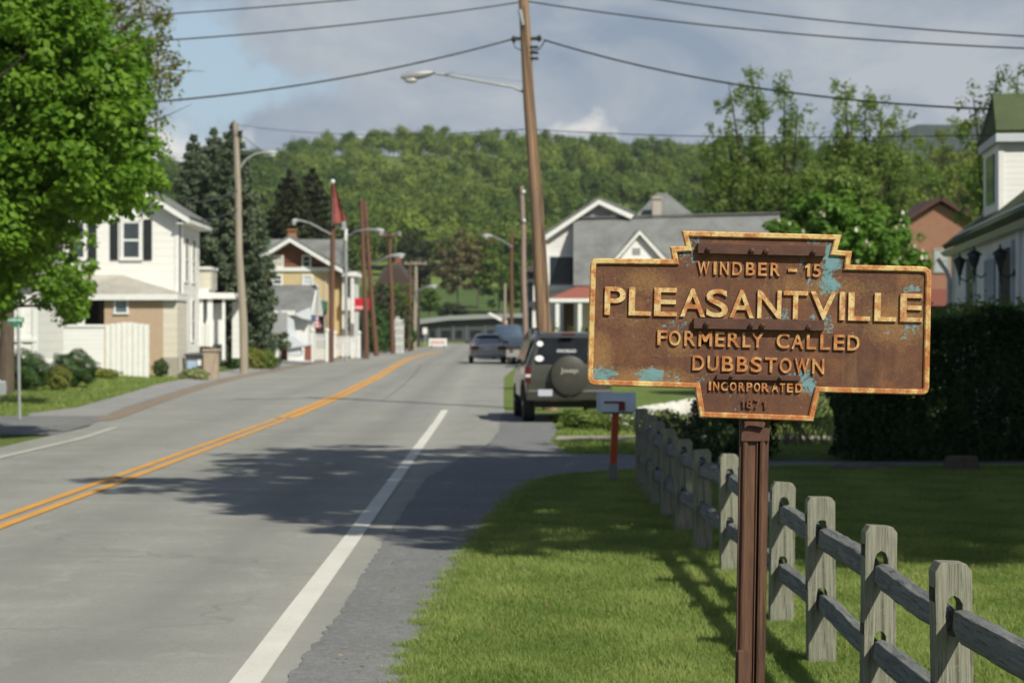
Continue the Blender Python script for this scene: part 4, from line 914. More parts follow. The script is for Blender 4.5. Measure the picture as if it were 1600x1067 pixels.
# bay awning and side porch on the road side
D1b=D1+5.6
mb=MB(); mb.pbox(291,421,329,452,D1b,0,1.8); mb.build('side_bay',cream,h,world=True)
mb=MB(); mb.pbox(287,452,326,459,D1b,.15,1.9); mb.pbox(289,417,331,421,D1b,.1,1.9); mb.build('bay_trim',white_paint,h,world=True)
mb=MB(); mb.pprism([(297,462),(299,458),(368,458),(373,467),(297,467)],D1b,.5,2.6); mb.build('side_porch_roof',white_paint,h,world=True)
mb=MB(); mb.pbox(305,466,319,540,D1b,.35,-.30); mb.pbox(326,466,334,542,D1b,.35,-.25); mb.pbox(349,466,353.5,562,D1b,.35,-.27); mb.pbox(297,466,304,560,D1b,.0,.1); mb.build('side_porch_post',white_paint,h,world=True)
mb=MB(); mb.pbox(306,474,350,538,D1b,-.25,.35); mb.build('side_porch_panel',wsid2,h,world=True)
mb=MB(); mb.pbox(309,467,319,473,D1b,.0,.02); mb.pbox(332,467,349,473,D1b,.0,.02); mb.build('transom',dark,h,world=True)
mb=MB(); mb.pbox(353.5,470,368,560,D1b,-1.8,2.2); mb.build('side_porch_wall',wsid,h,world=True)
mb=MB(); mb.pbox(334,538,353,565,D1b,-.1,.5); mb.build('side_door_well',M('grey_panel',(.12,.125,.13),(.09,.09,.1)),h,world=True)
mb=MB()
for k in range(6): mb.pbox(305+k*4.6,505,308+k*4.6,541,D1b,.40,-.36)
mb.build('picket',white_paint,h,world=True)
# white fence panel in front
Dp=75.0; fx=at(200,0,Dp).x; fpn=thing('board_fence_panel','tall white vertical board fence panel standing in front of the porch','fence',(fx,Dp,gz(fx,Dp)))
x=165.0; k=0; mb=MB()
mb.pbox(166,515,233,520,Dp,-.05,.09); mb.pbox(166,560,233,565,Dp,-.05,.09); mb.build('rail',white_paint,fpn,world=True)
for k in range(8):
    x0=165+k*8.6; t=503+abs(k-3.5)*1.1; mb=MB(); a=at(x0,t,Dp); b=at(x0+7.9,0,Dp); mb.box(a.x,Dp-.03-(k%2)*.035,gz(fx,Dp)-.1,b.x,Dp+.03-(k%2)*.035,a.z); mb.build('board',white_paint,fpn,world=True,bevel=.008)
# neighbouring white building, left edge
h=house('white_building','white sided building with a grey eave at the left edge, behind round shrubs',20,70.0); Dn=70.0
mb=MB(); mb.pbox(-160,430,59,560,Dn,0,4.); mb.build('wall',wsid,h,world=True)
mb=MB(); mb.pbox(-160,400,48,428,Dn,.5,4.2); mb.pbox(-160,424,66,432,Dn,.55,4.3); r2=mb.build('eave',M('grey_eave',(.42,.42,.42),(.36,.36,.36)),h,world=True)
mb=MB(); mb.pbox(51,432,60,560,Dn,.05,.1); mb.pbox(28,434,35,556,Dn,.05,0); mb.pbox(-160,528,58,534,Dn,.08,0); mb.build('corner_board',white_paint,h,world=True)
mb=MB(); mb.pbox(3,455,22,505,Dn,.02,.02); mb.build('window',glass,h,world=True)

# pillar, bin
Dq=77.0
def small(name,label,cat,px,d,group=None): x=at(px,0,d).x; return thing(name,label,cat,(x,d,gz(x,d)),0,group)
t=small('stone_pillar','short tan stone pillar at the end of the lawn beside the grey bin','pillar',329,Dq)
mb=MB(); mb.pbox(319,549,341,596,Dq,.28,.28); mb.build('shaft',M('tan_stone',(.45,.36,.27),(.34,.27,.2),.9,7,.7),t,world=True,bevel=.03)
mb=MB(); mb.pbox(317,545,343,549,Dq,.33,.33); mb.build('cap',M('tan_stone',(.45,.36,.27)),t,world=True,bevel=.02)
t=small('rubbish_bin','dark grey lidded bin with a blue and white front beside the stone pillar','bin',303,79)
mb=MB(); mb.pprism([(291,556),(319,556),(316,584),(294,584)],79,.25,.25); bn=mb.build('body',M('bin_grey',(.08,.085,.09),(.06,.06,.065),.5),t,world=True,bevel=.02)
mb=MB(); mb.pprism([(289,556),(290,552),(318,550),(321,556)],79,.3,.3); mb.build('lid',M('bin_lid_grey',(.11,.115,.12),(.09,.09,.1),.5),t,world=True,bevel=.02)
mb=MB(); mb.pbox(294,563,309,576,79,.275,-.25); mb.build('front_panel',M('pale_blue_plastic',(.35,.45,.62),(.3,.4,.55),.5),bn,world=True)
mb=MB(); mb.pbox(310,562,316,571,79,.275,-.25); mb.build('label_panel',white_paint,bn,world=True)
# street name sign, back of roadside sign
ds=5610/(655-530.); t=small('street_name_sign','slim grey post with small green street name plates at the side street','street sign',30,ds)
mb=MB(); p0=at(31,655,ds); p1=at(28,492,ds); mb.tube([(p0.x,p0.y,-.2),(p1.x,p1.y,p1.z)],.032,10); mb.build('post',galv,t,world=True,smooth=40)
gp=M('sign_green',(.02,.26,.13),(.02,.22,.11),.4)
mb=MB(); mb.pbox(11,496,38,504,ds,.05,-.02); sgp=mb.build('name_plate',gp,t,world=True,bevel=.004)
mb=MB(); 
for a in (14,18,21,24,28,31,34): mb.pbox(a,498,a+1.8,502,ds,.056,-.05)
mb.build('lettering',white_paint,sgp,world=True)
mb=MB(); mb.box(p1.x-.012,ds-.38,p1.z-.26,p1.x+.012,ds+.38,p1.z-.14); mb.build('name_plate',gp,t,world=True)
t=small('roadside_sign','grey back of a square roadside sign on a thin post beside the hedge','road sign',437,98)
mb=MB(); mb.pbox(423,488,449,524,98,.01,.01); mb.build('plate',M('dull_aluminium',(.42,.43,.44),(.36,.37,.38),.5,metal=.2),t,world=True,bevel=.005)
mb=MB(); a=at(437,484,98); mb.tube([(a.x,98.05,gz(a.x,98)-.2),(a.x,98.05,a.z)],.05,8); mb.build('post',galv,t,world=True)

# ================================================================== tan house with brown gable
D2=125.0; h=house('tan_gabled_house','tan two storey house with a brown shingled gable, grey roof and white corner porch','470' and 470,D2)
tanw=M('tan_stucco',(.58,.45,.25),(.50,.39,.22),.85,2,.2); brn=shingles('brown_shingle_wall',(.13,.055,.035),(.17,.075,.05)); g2=M('green_shingles',(.045,.13,.075),(.06,.16,.10),.85,4,.4)
mb=MB(); mb.pbox(400,420,513,575,D2,0,7.); mb.build('wall',tanw,h,world=True)
mb=MB(); mb.pprism([(410,419),(411,403),(454.6,378),(532,423),(532,419)],D2,.02,.6); mb.build('gable',brn,h,world=True)
mb=MB(); mb.pprism([(400,424),(400,418),(513,418),(531,424)],D2,.12,0); mb.pprism([(408,407.5),(454.6,379),(454.6,372.5),(408,401.5)],D2,.75,.0); mb.pprism([(454.6,379),(536,427.5),(536,421),(454.6,372.5)],D2,.75,.0); mb.build('bargeboard',white_paint,h,world=True)
ra=at(454.6,372.5,D2); le=at(408,401.5,D2); re_=at(536,421,D2)
mb=MB(); mb.slab([(le.x,D2-.7,le.z+.05),(ra.x,D2-.7,ra.z+.05),(ra.x,D2+7,ra.z+.05),(le.x,D2+7,le.z+.05)],-.1); mb.slab([(ra.x,D2-.7,ra.z+.05),(re_.x,D2-.7,re_.z+.05),(re_.x,D2+7,re_.z+.05),(ra.x,D2+7,ra.z+.05)],-.1); mb.build('roof',greyroof,h,world=True)
# higher main roof behind
b0=at(405,374,D2+5); b1=at(540,374,D2+5); c0=at(405,430,D2+1.5); c1=at(540,430,D2+1.5)
mb=MB(); mb.prism([(D2+1.2,at(0,425,D2).z),(D2+5,b0.z),(D2+8.8,at(0,425,D2).z)],'x',at(424,0,D2+5).x,at(537,0,D2+5).x); mr=mb.build('main_roof',greyroof,h,world=True)
mb=MB(); mb.prism([(D2+1.1,at(0,425,D2).z),(D2+4.9,b0.z+.03),(D2+8.9,at(0,425,D2).z)],'x',at(398,0,D2+5).x,at(424,0,D2+5).x-.01); mb.build('green_roof',g2,h,world=True)
mb=MB(); mb.pbox(451,360,463,378,D2+5,.4,.4); mb.pbox(450,358.5,464,361,D2+5,.5,.5); mb.build('chimney',M('chimney_brick',(.35,.17,.09),(.28,.13,.07),.9,6,.4),mr,world=True)
sash(h,D2,429,401,441,416,fw=.08,gm=M('pale_blind',(.5,.48,.42),(.42,.4,.36)),proud=.03); sash(h,D2,474,401,484,416,fw=.08,proud=.03)
sash(h,D2,428,431,439,443,fw=.10); sash(h,D2,475,432,487,443,fw=.1,gm=M('pale_curtain',(.5,.52,.58),(.42,.45,.5)))
mb=MB(); mb.pbox(507,424,509,520,D2,.05,0); mb.pbox(488,440,495,480,D2,.03,0); mb.build('trim',M('pale_trim',(.6,.5,.45),(.5,.42,.38)),h,world=True)
# corner porch, two storeys
Dc=D2+3.0; mb=MB(); mb.pbox(512,428,542,575,Dc,0,5.); mb.build('corner_wall',tanw,h,world=True)
mb=MB(); mb.pbox(536,430,553,575,Dc-.2,0,4.); wv=mb.build('white_bay',wsid2,h,world=True)
mb=MB(); mb.pprism([(533,432),(535,426),(557,425),(560,432)],Dc-.2,.5,4.4); mb.build('bay_roof',white_paint,h,world=True)
mb=MB(); mb.pbox(549,431,553.5,575,Dc-.2,.4,-.15); mb.pbox(535,431,538,575,Dc-.2,.12,0); mb.pbox(535,466,554,485,Dc-.2,.35,-.02); mb.build('porch_post',white_paint,h,world=True)
sash(h,Dc-.2,540,436,546,464,fw=.06,proud=.01); sash(h,Dc-.2,540,497,546.5,518,fw=.08,gm=dark,proud=.01)
mb=MB(); mb.pprism([(487,484),(489,468),(512,471),(512,486)],D2,1.3,0); mb.build('small_green_roof',g2,h,world=True)
mb=MB(); mb.pbox(487,488,511,545,D2,.015,.0); mb.build('ground_floor_opening',dark,h,world=True)
# grey roofed garage in front of it
Dg=112.0; h=house('grey_roofed_garage','low white garage with a broad grey roof in front of the tan house','445' and 445,Dg)
mb=MB(); mb.pbox(402,486,480,565,Dg,-.6,4.6); mb.build('wall',wsid2,h,world=True)
e0=at(404,486,Dg).z; r0_=at(404,443,Dg).z
mb=MB(); xa,xb=at(399,0,Dg).x,at(487,0,Dg).x; mb.prism([(Dg-.2,e0),(Dg+2.8,r0_),(Dg+5.8,e0),(Dg+5.8,e0-.12),(Dg-.2,e0-.12)],'x',xa,xb); gr_=mb.build('roof',greyroof,h,world=True)
mb=MB(); mb.box(xa,Dg-.3,e0-.22,at(462,0,Dg).x,Dg-.2,e0+.02); mb.prism([(Dg-.2,e0),(Dg+2.8,r0_),(Dg+5.8,e0),(Dg+5.8,e0-.2),(Dg-.2,e0-.2)],'x',xb,xb+.08); mb.build('fascia',white_paint,gr_,world=True)
mb=MB(); mb.pbox(424,492,444,540,Dg,-.56,.8); mb.build('door',M('grey_door',(.30,.31,.33),(.25,.26,.28)),h,world=True)
# white gate posts and pickets
Dk=108.0
def fence_run(name,label,px0,px1,py0,py1,d,n,posts_px,pw=.12,step=0.):
    h=small(name,label,'fence',(px0+px1)/2,d)
    mb=MB(); mb.pbox(px0,py0+8,px1,py0+10.5,d,-.02,.06); mb.pbox(px0,py1-10,px1,py1-7.5,d,-.02,.06); mb.build('rail',white_paint,h,world=True)
    for k in range(n):
        x=px0+(px1-px0)*(k+.5)/n; w_=(px1-px0)/n*.31; mb=MB(); mb.pprism([(x-w_,py1),(x-w_,py0+3),(x,py0),(x+w_,py0+3),(x+w_,py1)],d,.03,-.005); mb.build('picket',white_paint,h,world=True)
    for x in posts_px:
        mb=MB(); mb.pbox(x-2.3,py0-1,x+2.3,py1+3,d,.07,.07); o=mb.build('post',white_paint,h,world=True); a=at(x,py0-4,d); MB().ball((a.x,d,a.z),.11,10,6).build('finial',white_paint,o,world=True)
fence_run('picket_fence','white picket fence along the pavement right of the dark wooden pole',523,563,524,556,115,12,(523,561))
fence_run('gate_panel','white gate between round topped posts left of the dark wooden pole',492,510,520,562,Dk,5,(488,511))
t=small('garden_statue','white panelled stand with a small shelf and plinth between the garage and the gate','stand',463,106)
wt=M('white_fabric',(.62,.66,.70),(.55,.58,.63),.8,2,.4)
mb=MB(); mb.pprism([(440,495),(444,491),(458,500),(461,524),(443,524)],106,.1,.4); mb.build('upper_panel',wt,t,world=True,bevel=.02)
mb=MB(); mb.pprism([(436,523),(462,523),(478,536),(480,541),(455,545),(440,540)],106,.5,.6); mb.build('hood',wt,t,world=True,bevel=.06)
mb=MB(); mb.pprism([(450,544),(470,542),(472,556),(452,557)],106,.3,.5); mb.build('lower_panel',wt,t,world=True,bevel=.05)
mb=MB(); mb.pprism([(455,491),(482,480),(483,500),(470,498)],106,-.9,1.2); mb.build('back_panel',wt,t,world=True,bevel=.02)
t['label']='white angular covered garden swing standing by the low brick walls'; t.name='covered_swing'; t['category']='garden swing'
for px,lab in ((444,'short red brick wall left of the white covered swing'),(481,'short red brick wall right of the white covered swing')):
    t=small('brick_wall',lab,'wall',px,107); mb=MB(); mb.pbox(px-5,541,px+5,563,107,.15,.15); mb.build('brickwork',M('red_brick',(.28,.10,.07),(.22,.08,.06),.9,8,.4),t,world=True,bevel=.01)
    mb=MB(); mb.pbox(px-6,538.5,px+6,541,107,.2,.2); mb.build('coping',M('foundation_stone',(.42,.38,.32)),t,world=True)
# flags and shop sign
t=small('house_flag','small striped flag hanging on a slanted pole above the white gate','flag',494,107)
def cloth(P0,P1,P2,P3,nu,nv,amp,mats,root,name):
    for s_ in range(len(mats)):
        mb=MB(); v0,v1=s_/len(mats),(s_+1)/len(mats); q=6
        for j in range(q+1):
            v_=v0+(v1-v0)*j/q
            for i in range(nu+1):
                u_=i/nu; a=Vector(P0).lerp(P1,u_); b=Vector(P3).lerp(P2,u_); p=a.lerp(b,v_); p.y+=amp*math.sin(u_*9+v_*3)*(.3+u_); p.z+=amp*.4*math.sin(u_*6+1); mb.v.append(tuple(p))
        m_=len(mb.v); mb.v+=[(x,y+.012,z) for x,y,z in mb.v]
        for j in range(q):
            for i in range(nu): a=j*(nu+1)+i; mb.f+=[(a,a+1,a+nu+2,a+nu+1),(a+m_,a+nu+1+m_,a+nu+2+m_,a+1+m_)]
        mb.build(name,mats[s_],root,fix=False,smooth=60,world=True)
rs=M('flag_red',(.50,.10,.11),(.42,.08,.09),.8); ws=M('flag_white',(.68,.62,.62),(.6,.55,.55),.8); bs=M('flag_blue',(.10,.13,.32),(.08,.1,.25),.8)
cloth(at(487,497,107),at(497,493,107),at(503,512,107),at(492,513,107),8,3,.05,[rs,ws,rs,ws,rs,ws,rs],t,'stripe')
mb=MB(); mb.pbox(488,494,494,501,107,.06,-.03); mb.build('canton',bs,t,world=True); mb=MB(); mb.tube([at(486,514,107),at(498,490,107)],.025,6); mb.build('pole',white_paint,t,world=True)
t=small('shop_sign','bright red projecting shop sign with a white strip and dark bracket','shop sign',565,126)
mb=MB(); mb.pbox(554,466,577,485,126,.08,.08); o=mb.build('panel',M('bright_red_panel',(.62,.02,.045),(.52,.02,.04),.4),t,world=True,bevel=.02)
mb=MB(); mb.pbox(555,478.5,573,482.5,126,.088,-.07); mb.build('lettering_strip',M('pink_white',(.75,.5,.52),(.7,.42,.45),.5),o,world=True)
mb=MB(); mb.pbox(553.5,485,577.5,487,126,.07,.07); a=at(566,487,126); mb.tube([(a.x,126,a.z),(a.x,126,gz(a.x,126)-.2)],.07,8); mb.build('bracket',trimb,t,world=True)

# ================================================================== poles and street lamps
def arm(root,pts,r,headpts,hr,d,name='lamp_arm'):
    mb=MB(); mb.tube([at(*p) for p in pts],r,8); o=mb.build(name,galv,root,world=True,smooth=60)
    a,b=at(*headpts[0]),at(*headpts[1]); mb=MB(); n=(b-a); L=n.length
    P=[a.lerp(b,t) for t in (0,.12,.4,.75,1)]; mb.tube(P,[hr*.35,hr*.7,hr,hr*.95,hr*.35],12); hd=mb.build('lamp_head',galv,o,world=True,smooth=60)
    c=a.lerp(b,.68); MB().ball((c.x,c.y,c.z-hr*.85),(L*.22,hr*.8,hr*.75),12,8).build('lamp_lens',lampglass,hd,world=True,smooth=60)
    return o
def pole(label,px0,pz_px,px1,py1,d,r0,r1,mat,cross=None,ins=True,group='wooden utility poles',cap=None):
    """px0 = foot column (picture), pz_px ignored below ground; (px1,py1) = top"""
    x0=at(px0,0,d).x; t=thing('utility_pole',label,'utility pole',(x0,d,gz(x0,d)),0,group)
    top=at(px1,py1,d); b=Vector((x0,d,gz(x0,d)-.3)); mb=MB(); P=[b.lerp(top,k) for k in (0,.25,.5,.75,1)]
    for i,p in enumerate(P[1:-1]): p.x+=random.uniform(-.3,.3)*r0
    mb.tube(P,[r0,r0*.8+r1*.2,(r0+r1)/2,r0*.25+r1*.75,r1],14); mb.build('shaft',mat,t,world=True,smooth=50)
    if cross:
        for cy,half in cross:
            a=at(px1,cy,d); k=(cy-py1)/1.; mb=MB(); mb.box(a.x-half,d-.07-r0,a.z-.06,a.x+half,d-r0*.6,a.z+.06); ca=mb.build('crossarm',mat,t,world=True)
            for q in (-.9,-.35,.35,.9):
                MB().lathe((a.x+half*q,d-r0,a.z+.06),[(.02,0),(.05,.04),(.03,.08),(.05,.12),(.02,.15)],'z',8).build('insulator',galv,ca,world=True)
    return t,top
# big leaning pole on the right
t,_=pole('tall brown leaning pole carrying wires and a lamp, right behind the parked utility vehicle',861,0,818,-2,50,.185,.115,pole_wood)
arm(t,[(822,146,50.1),(800,136,50),(770,131,50),(700,118,50),(672,114,50)],.030,((676,114,50),(626,121,50)),.11,50)
mb=MB(); mb.tube([at(833,132,50),at(812,127,50),at(700,114,50)],.008,5); mb.build('arm_stay',galv,t,world=True)
mb=MB(); a=at(822,62,50); mb.box(a.x-.32,a.y-.05,a.z-.02,a.x+.32,a.y+.05,a.z+.05)
for q,z_ in ((-.28,.0),(.30,.02)): mb.ball((a.x+q,a.y-.02,a.z+z_),(.06,.06,.08),8,6)
mb.build('insulator_bracket',trimb,t,world=True)
mb=MB(); a=at(827,74,50)
for k in range(3): mb.tube([(a.x-.14,a.y-.02,a.z-k*.13),(a.x+.2,a.y-.12,a.z-k*.13-.02)],.035,6); 
mb.tube([at(800,62,50),at(805,75,50),at(822,82,50)],.012,5); mb.tube([at(829,80,50),at(842,78,50),at(852,64,50)],.014,5); mb.build('cable_clamp',trimb,t,world=True)
mb=MB(); mb.ball(at(817,4,50),(.1,.1,.16),8,6); mb.tube([at(812,16,49.85),at(818,40,49.85)],.05,6); mb.build('top_insulator',galv,t,world=True)
mb=MB(); mb.tube([at(818,10,49.83),at(838,200,49.81),at(856,470,49.8)],.012,5); mb.build('ground_wire',trimb,t,world=True)
# left row
t,_=pole('pale brown wooden pole with a lamp arm on the left kerb',382,0,367.5,192,85,.17,.11,pole_pale,group='wooden utility poles')
arm(t,[(376,262,85),(384,250,85),(398,241,85),(412,238,85)],.04,((410,239,85),(433,239,85)),.10,85)
mb=MB()
for q in (-.16,.16): mb.ball((at(369,207,85).x+q,84.9,at(369,207,85).z),(.09,.09,.07),8,6)
mb.tube([at(360,204,84.9),at(362,212,84.9),at(377,212,84.9),at(379,204,84.9)],.02,6); mb.build('wire_bracket',trimb,t,world=True)
t,_=pole('dark brown wooden pole holding the red pennant, in front of the white gate',517,0,520,290,113,.15,.11,pole_red)
arm(t,[(517,366,112.8),(505,360,112.5),(485,349,112),(470,345,111.6),(462,344,111.4)],.05,((466,344,111.5),(456,347,111.2)),.13,112)
mb=MB(); a=at(535,352,113); mb.lathe((a.x,113,a.z-.25),[(.0,0),(.2,.02),(.2,.42),(.1,.48)],'z',12); mb.box(at(520,0,113).x,112.95,a.z-.05,a.x,113.05,a.z+.02); mb.build('transformer',galv,t,world=True)
fl_=small('red_pennant','long slack red pennant hanging from the top of the dark brown pole','flag',527,112.6)
cloth(at(519,287,112.6),at(522,286,112.6),at(541,345,112.6),at(520,350,112.6),8,3,.10,[M('pennant_red',(.40,.11,.09),(.22,.07,.06),.9,9,.5)]*1,fl_,'cloth')
mb=MB(); mb.tube([at(519.5,352,112.7),at(520,284,112.7)],.03,6); mb.ball(at(520,284,112.7),.12,8,6); mb.build('staff',white_paint,fl_,world=True)
t=small('street_lamp','pale grey lamp column with an arm reaching right, just behind the red pennant','street lamp',541,119)
mb=MB(); mb.tube([(at(541,0,119).x,119,gz(-9,119)-.2),at(540.5,358,119)],[.10,.08],10); mb.build('column',galv,t,world=True,smooth=60)
mb=MB(); mb.pbox(538.5,357,543,376,119,.1,.1); mb.build('control_box',white_paint,t,world=True,bevel=.02)
arm(t,[(541,372,119),(555,362,118.5),(575,358.5,118),(588,359,118)],.05,((584,359,118),(601,361,118)),.12,118)
t,_=pole('reddish brown straight pole left of a leaning pole beyond the picket fence',573,0,564.5,314,124,.15,.11,pole_red)
t,_=pole('reddish pole leaning to the left, right of a straight pole beyond the picket fence',589,0,570,313,135,.16,.12,pole_red)
arm(t,[(582,414,134.8),(600,404,134),(612,399,134)],.05,((610,400,134),(633,398,134)),.13,134)
t,_=pole('dark reddish pole with two lamps on its short crossarm',614,0,609,366,146,.16,.12,pole_red,cross=[(369,.8)])
for sx,px in ((-1,592),(1,626)): arm(t,[(609+sx*6,370,146),(609+sx*14,366,145.8)],.04,((609+sx*10,367,146),(px,363,145.6)),.12,146,'side_lamp_arm')
t,_=pole('thin dark pole immediately left of the pale pole with a crossarm',639,0,641,412,158,.10,.08,pole_red)
t,_=pole('pale grey pole with a crossarm and a lamp arm near the bend of the road',648,0,649.5,409,163,.17,.13,pole_pale,cross=[(412,.85)])
arm(t,[(650,455,162.8),(662,450,162),(668,448,162)],.04,((666,449,162),(683,446,162)),.12,162)
# right row
t,_=pole('slim pale pinkish pole standing behind the blue pickup',822,0,815,291,100,.13,.10,M('pole_wood_pink',(.33,.24,.21),(.25,.18,.16),.85,3,.4,stretch=(4,4,.3)),group='wooden utility poles')
mb=MB(); mb.ball(at(818,300,99.9),.09,8,6); mb.ball(at(819,345,99.85),.08,8,6); mb.build('insulator',white_paint,t,world=True)
t,_=pole('dark brown far pole with a lamp arm reaching left, beyond the blue pickup',799,0,800,361,150,.14,.11,pole_red)
arm(t,[(800,386,149.8),(785,376,149.5),(770,369,149),(766,368,149)],.04,((770,369,149),(754,368,148.8)),.13,149)
t,_=pole('short pale post left of the dark far pole',790,0,789,443,140,.10,.09,pole_pale)

# ================================================================== wires
def wire(label,A,B,sag=.3,r=.014):
    a,b=at(*A),at(*B); mb=MB(); n=18; P=[]
    for i in range(n+1):
        t=i/n; p=a.lerp(b,t); p.z-=sag*4*t*(1-t); P.append(p)
    m_=a.lerp(b,.5); o=thing('overhead_wire',label,'wire',tuple(a),0,'overhead wires')
    mb.tube(P,r,6); w_=mb.build('cable',wire_m,None)
    # the wire is one mesh: drop the empty and keep the mesh as the thing itself
    bpy.data.objects.remove(o); w_.name='overhead_wire'; tag(w_,label,'wire','overhead wires'); return w_
wire('overhead wire from the top of the big leaning pole to the upper left',(812,4,50),(-260,82,38),.25,.017)
wire('overhead wire from the top of the big leaning pole towards the upper right',(826,3,50),(1800,82,40),.22,.017)
wire('thick sagging cable from the big leaning pole down to the left treetop',(800,62,50),(-60,168,46),.45,.022)
wire('thick sagging cable from the big leaning pole to the green roofed house',(850,63,50),(1548,171,38.5),.30,.020)
wire('highest wire crossing the top left corner',(760,-22,46),(-200,45,38),.12,.015)
wire('highest wire crossing the top right corner',(990,-6,44),(1800,66,38),.15,.015)
wire('thin faint wire just above the ridge, left of the big leaning pole',(371,195,85),(826,202,50.2),.25,.010)
wire('thin faint wire just above the ridge, right of the big leaning pole',(836,203,50.2),(1640,208,37),.12,.010)
wire('dark cable from the pale pole down to the white house gutter',(372,297,85),(286,318,80.5),.12,.03)
wire('second cable from the pale pole to the white house',(374,326,85),(300,345,82),.12,.02)
wire('wire from the pale pole running on to the pole with the red pennant',(372,206,85),(519,300,113),.3,.012)
wire('wire linking the pennant pole to the twin lamp pole',(520,300,113),(609,368,146),.3,.016)
wire('wire from the pink pole to the big leaning pole',(816,298,100),(838,212,50.1),.3,.012)

# ================================================================== right side houses
D3=100.0; h=house('grey_roofed_house','white house with a wide grey shingled roof, small white dormer and red porch roof',1050,D3)
wall_w=siding('pale_house_siding',(.70,.68,.67),(.64,.62,.61),.22)
g_=gz(6,D3)-.3
mb=MB(); mb.pprism([(853,540),(853,372),(935,316),(985,345),(985,540)],D3+3.75,0,4.); mb.build('gable_wall',wall_w,h,world=True)
def rake(px,d,f,bk): 
    mb=MB(); mb.pprism([(848,379),(935,320),(935,313),(846,372)],d,f,bk); mb.pprism([(935,320),(985,343),(990,337),(935,313)],d,f,bk); return mb
rake(0,D3+3.75,.45,.0).build('rake_board',white_paint,h,world=True)
a=at(935,312,D3+3.75); b1_=at(846,371,D3+3.75); b2_=at(992,336,D3+3.75)
mb=MB(); mb.slab([(b1_.x,D3+3.3,b1_.z),(a.x,D3+3.3,a.z),(a.x,D3+7,a.z),(b1_.x,D3+7,b1_.z)],-.1); mb.slab([(a.x,D3+3.3,a.z),(b2_.x,D3+3.3,b2_.z),(b2_.x,D3+7,b2_.z),(a.x,D3+7,a.z)],-.1); mb.build('gable_roof',greyroof,h,world=True)
mb=MB(); mb.pprism([(905,341),(912,335),(935,322),(958,333),(948,342)],D3+3.75,.03,0); mb.build('gable_panel',M('grey_attic_panel',(.30,.30,.31),(.25,.25,.26)),h,world=True)
# big roof plane sloping towards the road side of the camera
rl,rr=at(896,343,D3+3.6),at(1218,335,D3+3.6); el,er=at(896,446,D3-.4),at(1222,446,D3-.4)
mb=MB(); mb.slab([tuple(el),tuple(er),tuple(rr),tuple(rl)],.14); mb.slab([tuple(rl),tuple(rr),(rr.x,D3+8,er.z+.6),(rl.x,D3+8,el.z+.6)],.14); mroof=mb.build('roof',greyroof,h,world=True)
mb=MB(); mb.slab([(rl.x-.02,rl.y-.15,rl.z+.03),(rr.x+.02,rr.y-.15,rr.z+.03),(rr.x+.02,rr.y+.15,rr.z+.03),(rl.x-.02,rl.y+.15,rl.z+.03)],-.08); mb.build('ridge_cap',M('dark_ridge',(.14,.14,.14),(.1,.1,.1)),mroof,world=True)
mb=MB(); mb.box(el.x+.1,D3,g_,er.x-.1,D3+7,el.z-.05); mb.build('wall',wall_w,h,world=True)
mb=MB(); mb.pbox(859,402,897,444,D3+3.75,.06,-.01); mb.build('window',M('dark_window',(.018,.022,.03),(.03,.035,.045),.15,spec=.7),h,world=True)
mb=MB(); mb.pbox(855,399,859,450,D3+3.75,.09,-.0); mb.pbox(851,372,855,520,D3+3.75,.12,-.0); mb.pbox(859,397,898,401.5,D3+3.75,.09,0); mb.pbox(857,446,898,454,D3+3.75,.12,0); mb.build('window_frame',white_paint,h,world=True)
# dormer
dd=D3+.6; mb=MB(); mb.pprism([(966,408),(998.5,368),(1036,408)],dd,.25,2.4); dm=mb.build('dormer',wsid2,h,world=True)
a=at(998.5,362,dd); b1_=at(961,408,dd); b2_=at(1041,408,dd)
mb=MB(); mb.slab([(b1_.x,dd-.45,b1_.z),(a.x,dd-.45,a.z),(a.x,dd+3,a.z),(b1_.x,dd+3,b1_.z)],-.12); mb.slab([(a.x,dd-.45,a.z),(b2_.x,dd-.45,b2_.z),(b2_.x,dd+3,b2_.z),(a.x,dd+3,a.z)],-.12); mb.build('dormer_roof',greyroof,dm,world=True)
mb=MB(); mb.pprism([(961,410),(998.5,367),(998.5,361),(957,408)],dd,.5,-.42); mb.pprism([(998.5,367),(1037,410),(1042,408),(998.5,361)],dd,.5,-.42); mb.build('dormer_trim',white_paint,dm,world=True)
mb=MB(); mb.pbox(988,388,1000,398,dd,.28,-.2); mb.build('dormer_vent',M('grey_attic_panel',(.3,.3,.31)),dm,world=True)
# porch with red roof
Dv=D3-3.2; zpr=at(0,466,Dv).z
pr0,pr1=at(858,466,Dv),at(1010,466,Dv); tp0,tp1=at(905,446,D3),at(1010,446,D3)
mb=MB(); mb.slab([tuple(pr0),tuple(pr1),tuple(tp1),tuple(tp0)],.08); mb.slab([tuple(pr0),tuple(tp0),(pr0.x,D3,pr0.z)],.07); po=mb.build('porch_roof',M('red_metal_roof',(.36,.12,.085),(.30,.10,.07),.6,3),h,world=True)
mb=MB(); mb.box(pr0.x-.05,Dv-.06,zpr-.17,pr1.x,Dv+.06,zpr-.01); mb.box(pr0.x-.05,Dv+.06,zpr-.17,pr0.x+.07,D3,zpr-.01); mb.build('fascia',white_paint,po,world=True)
for x in (871,906): mb=MB(); mb.pbox(x-3,470,x+3,545,Dv+.1,.09,.09); mb.build('porch_post',white_paint,h,world=True)
mb=MB(); mb.pbox(880,474,897,540,D3,.02,0); mb.build('door',M('brown_door',(.10,.06,.04)),h,world=True)
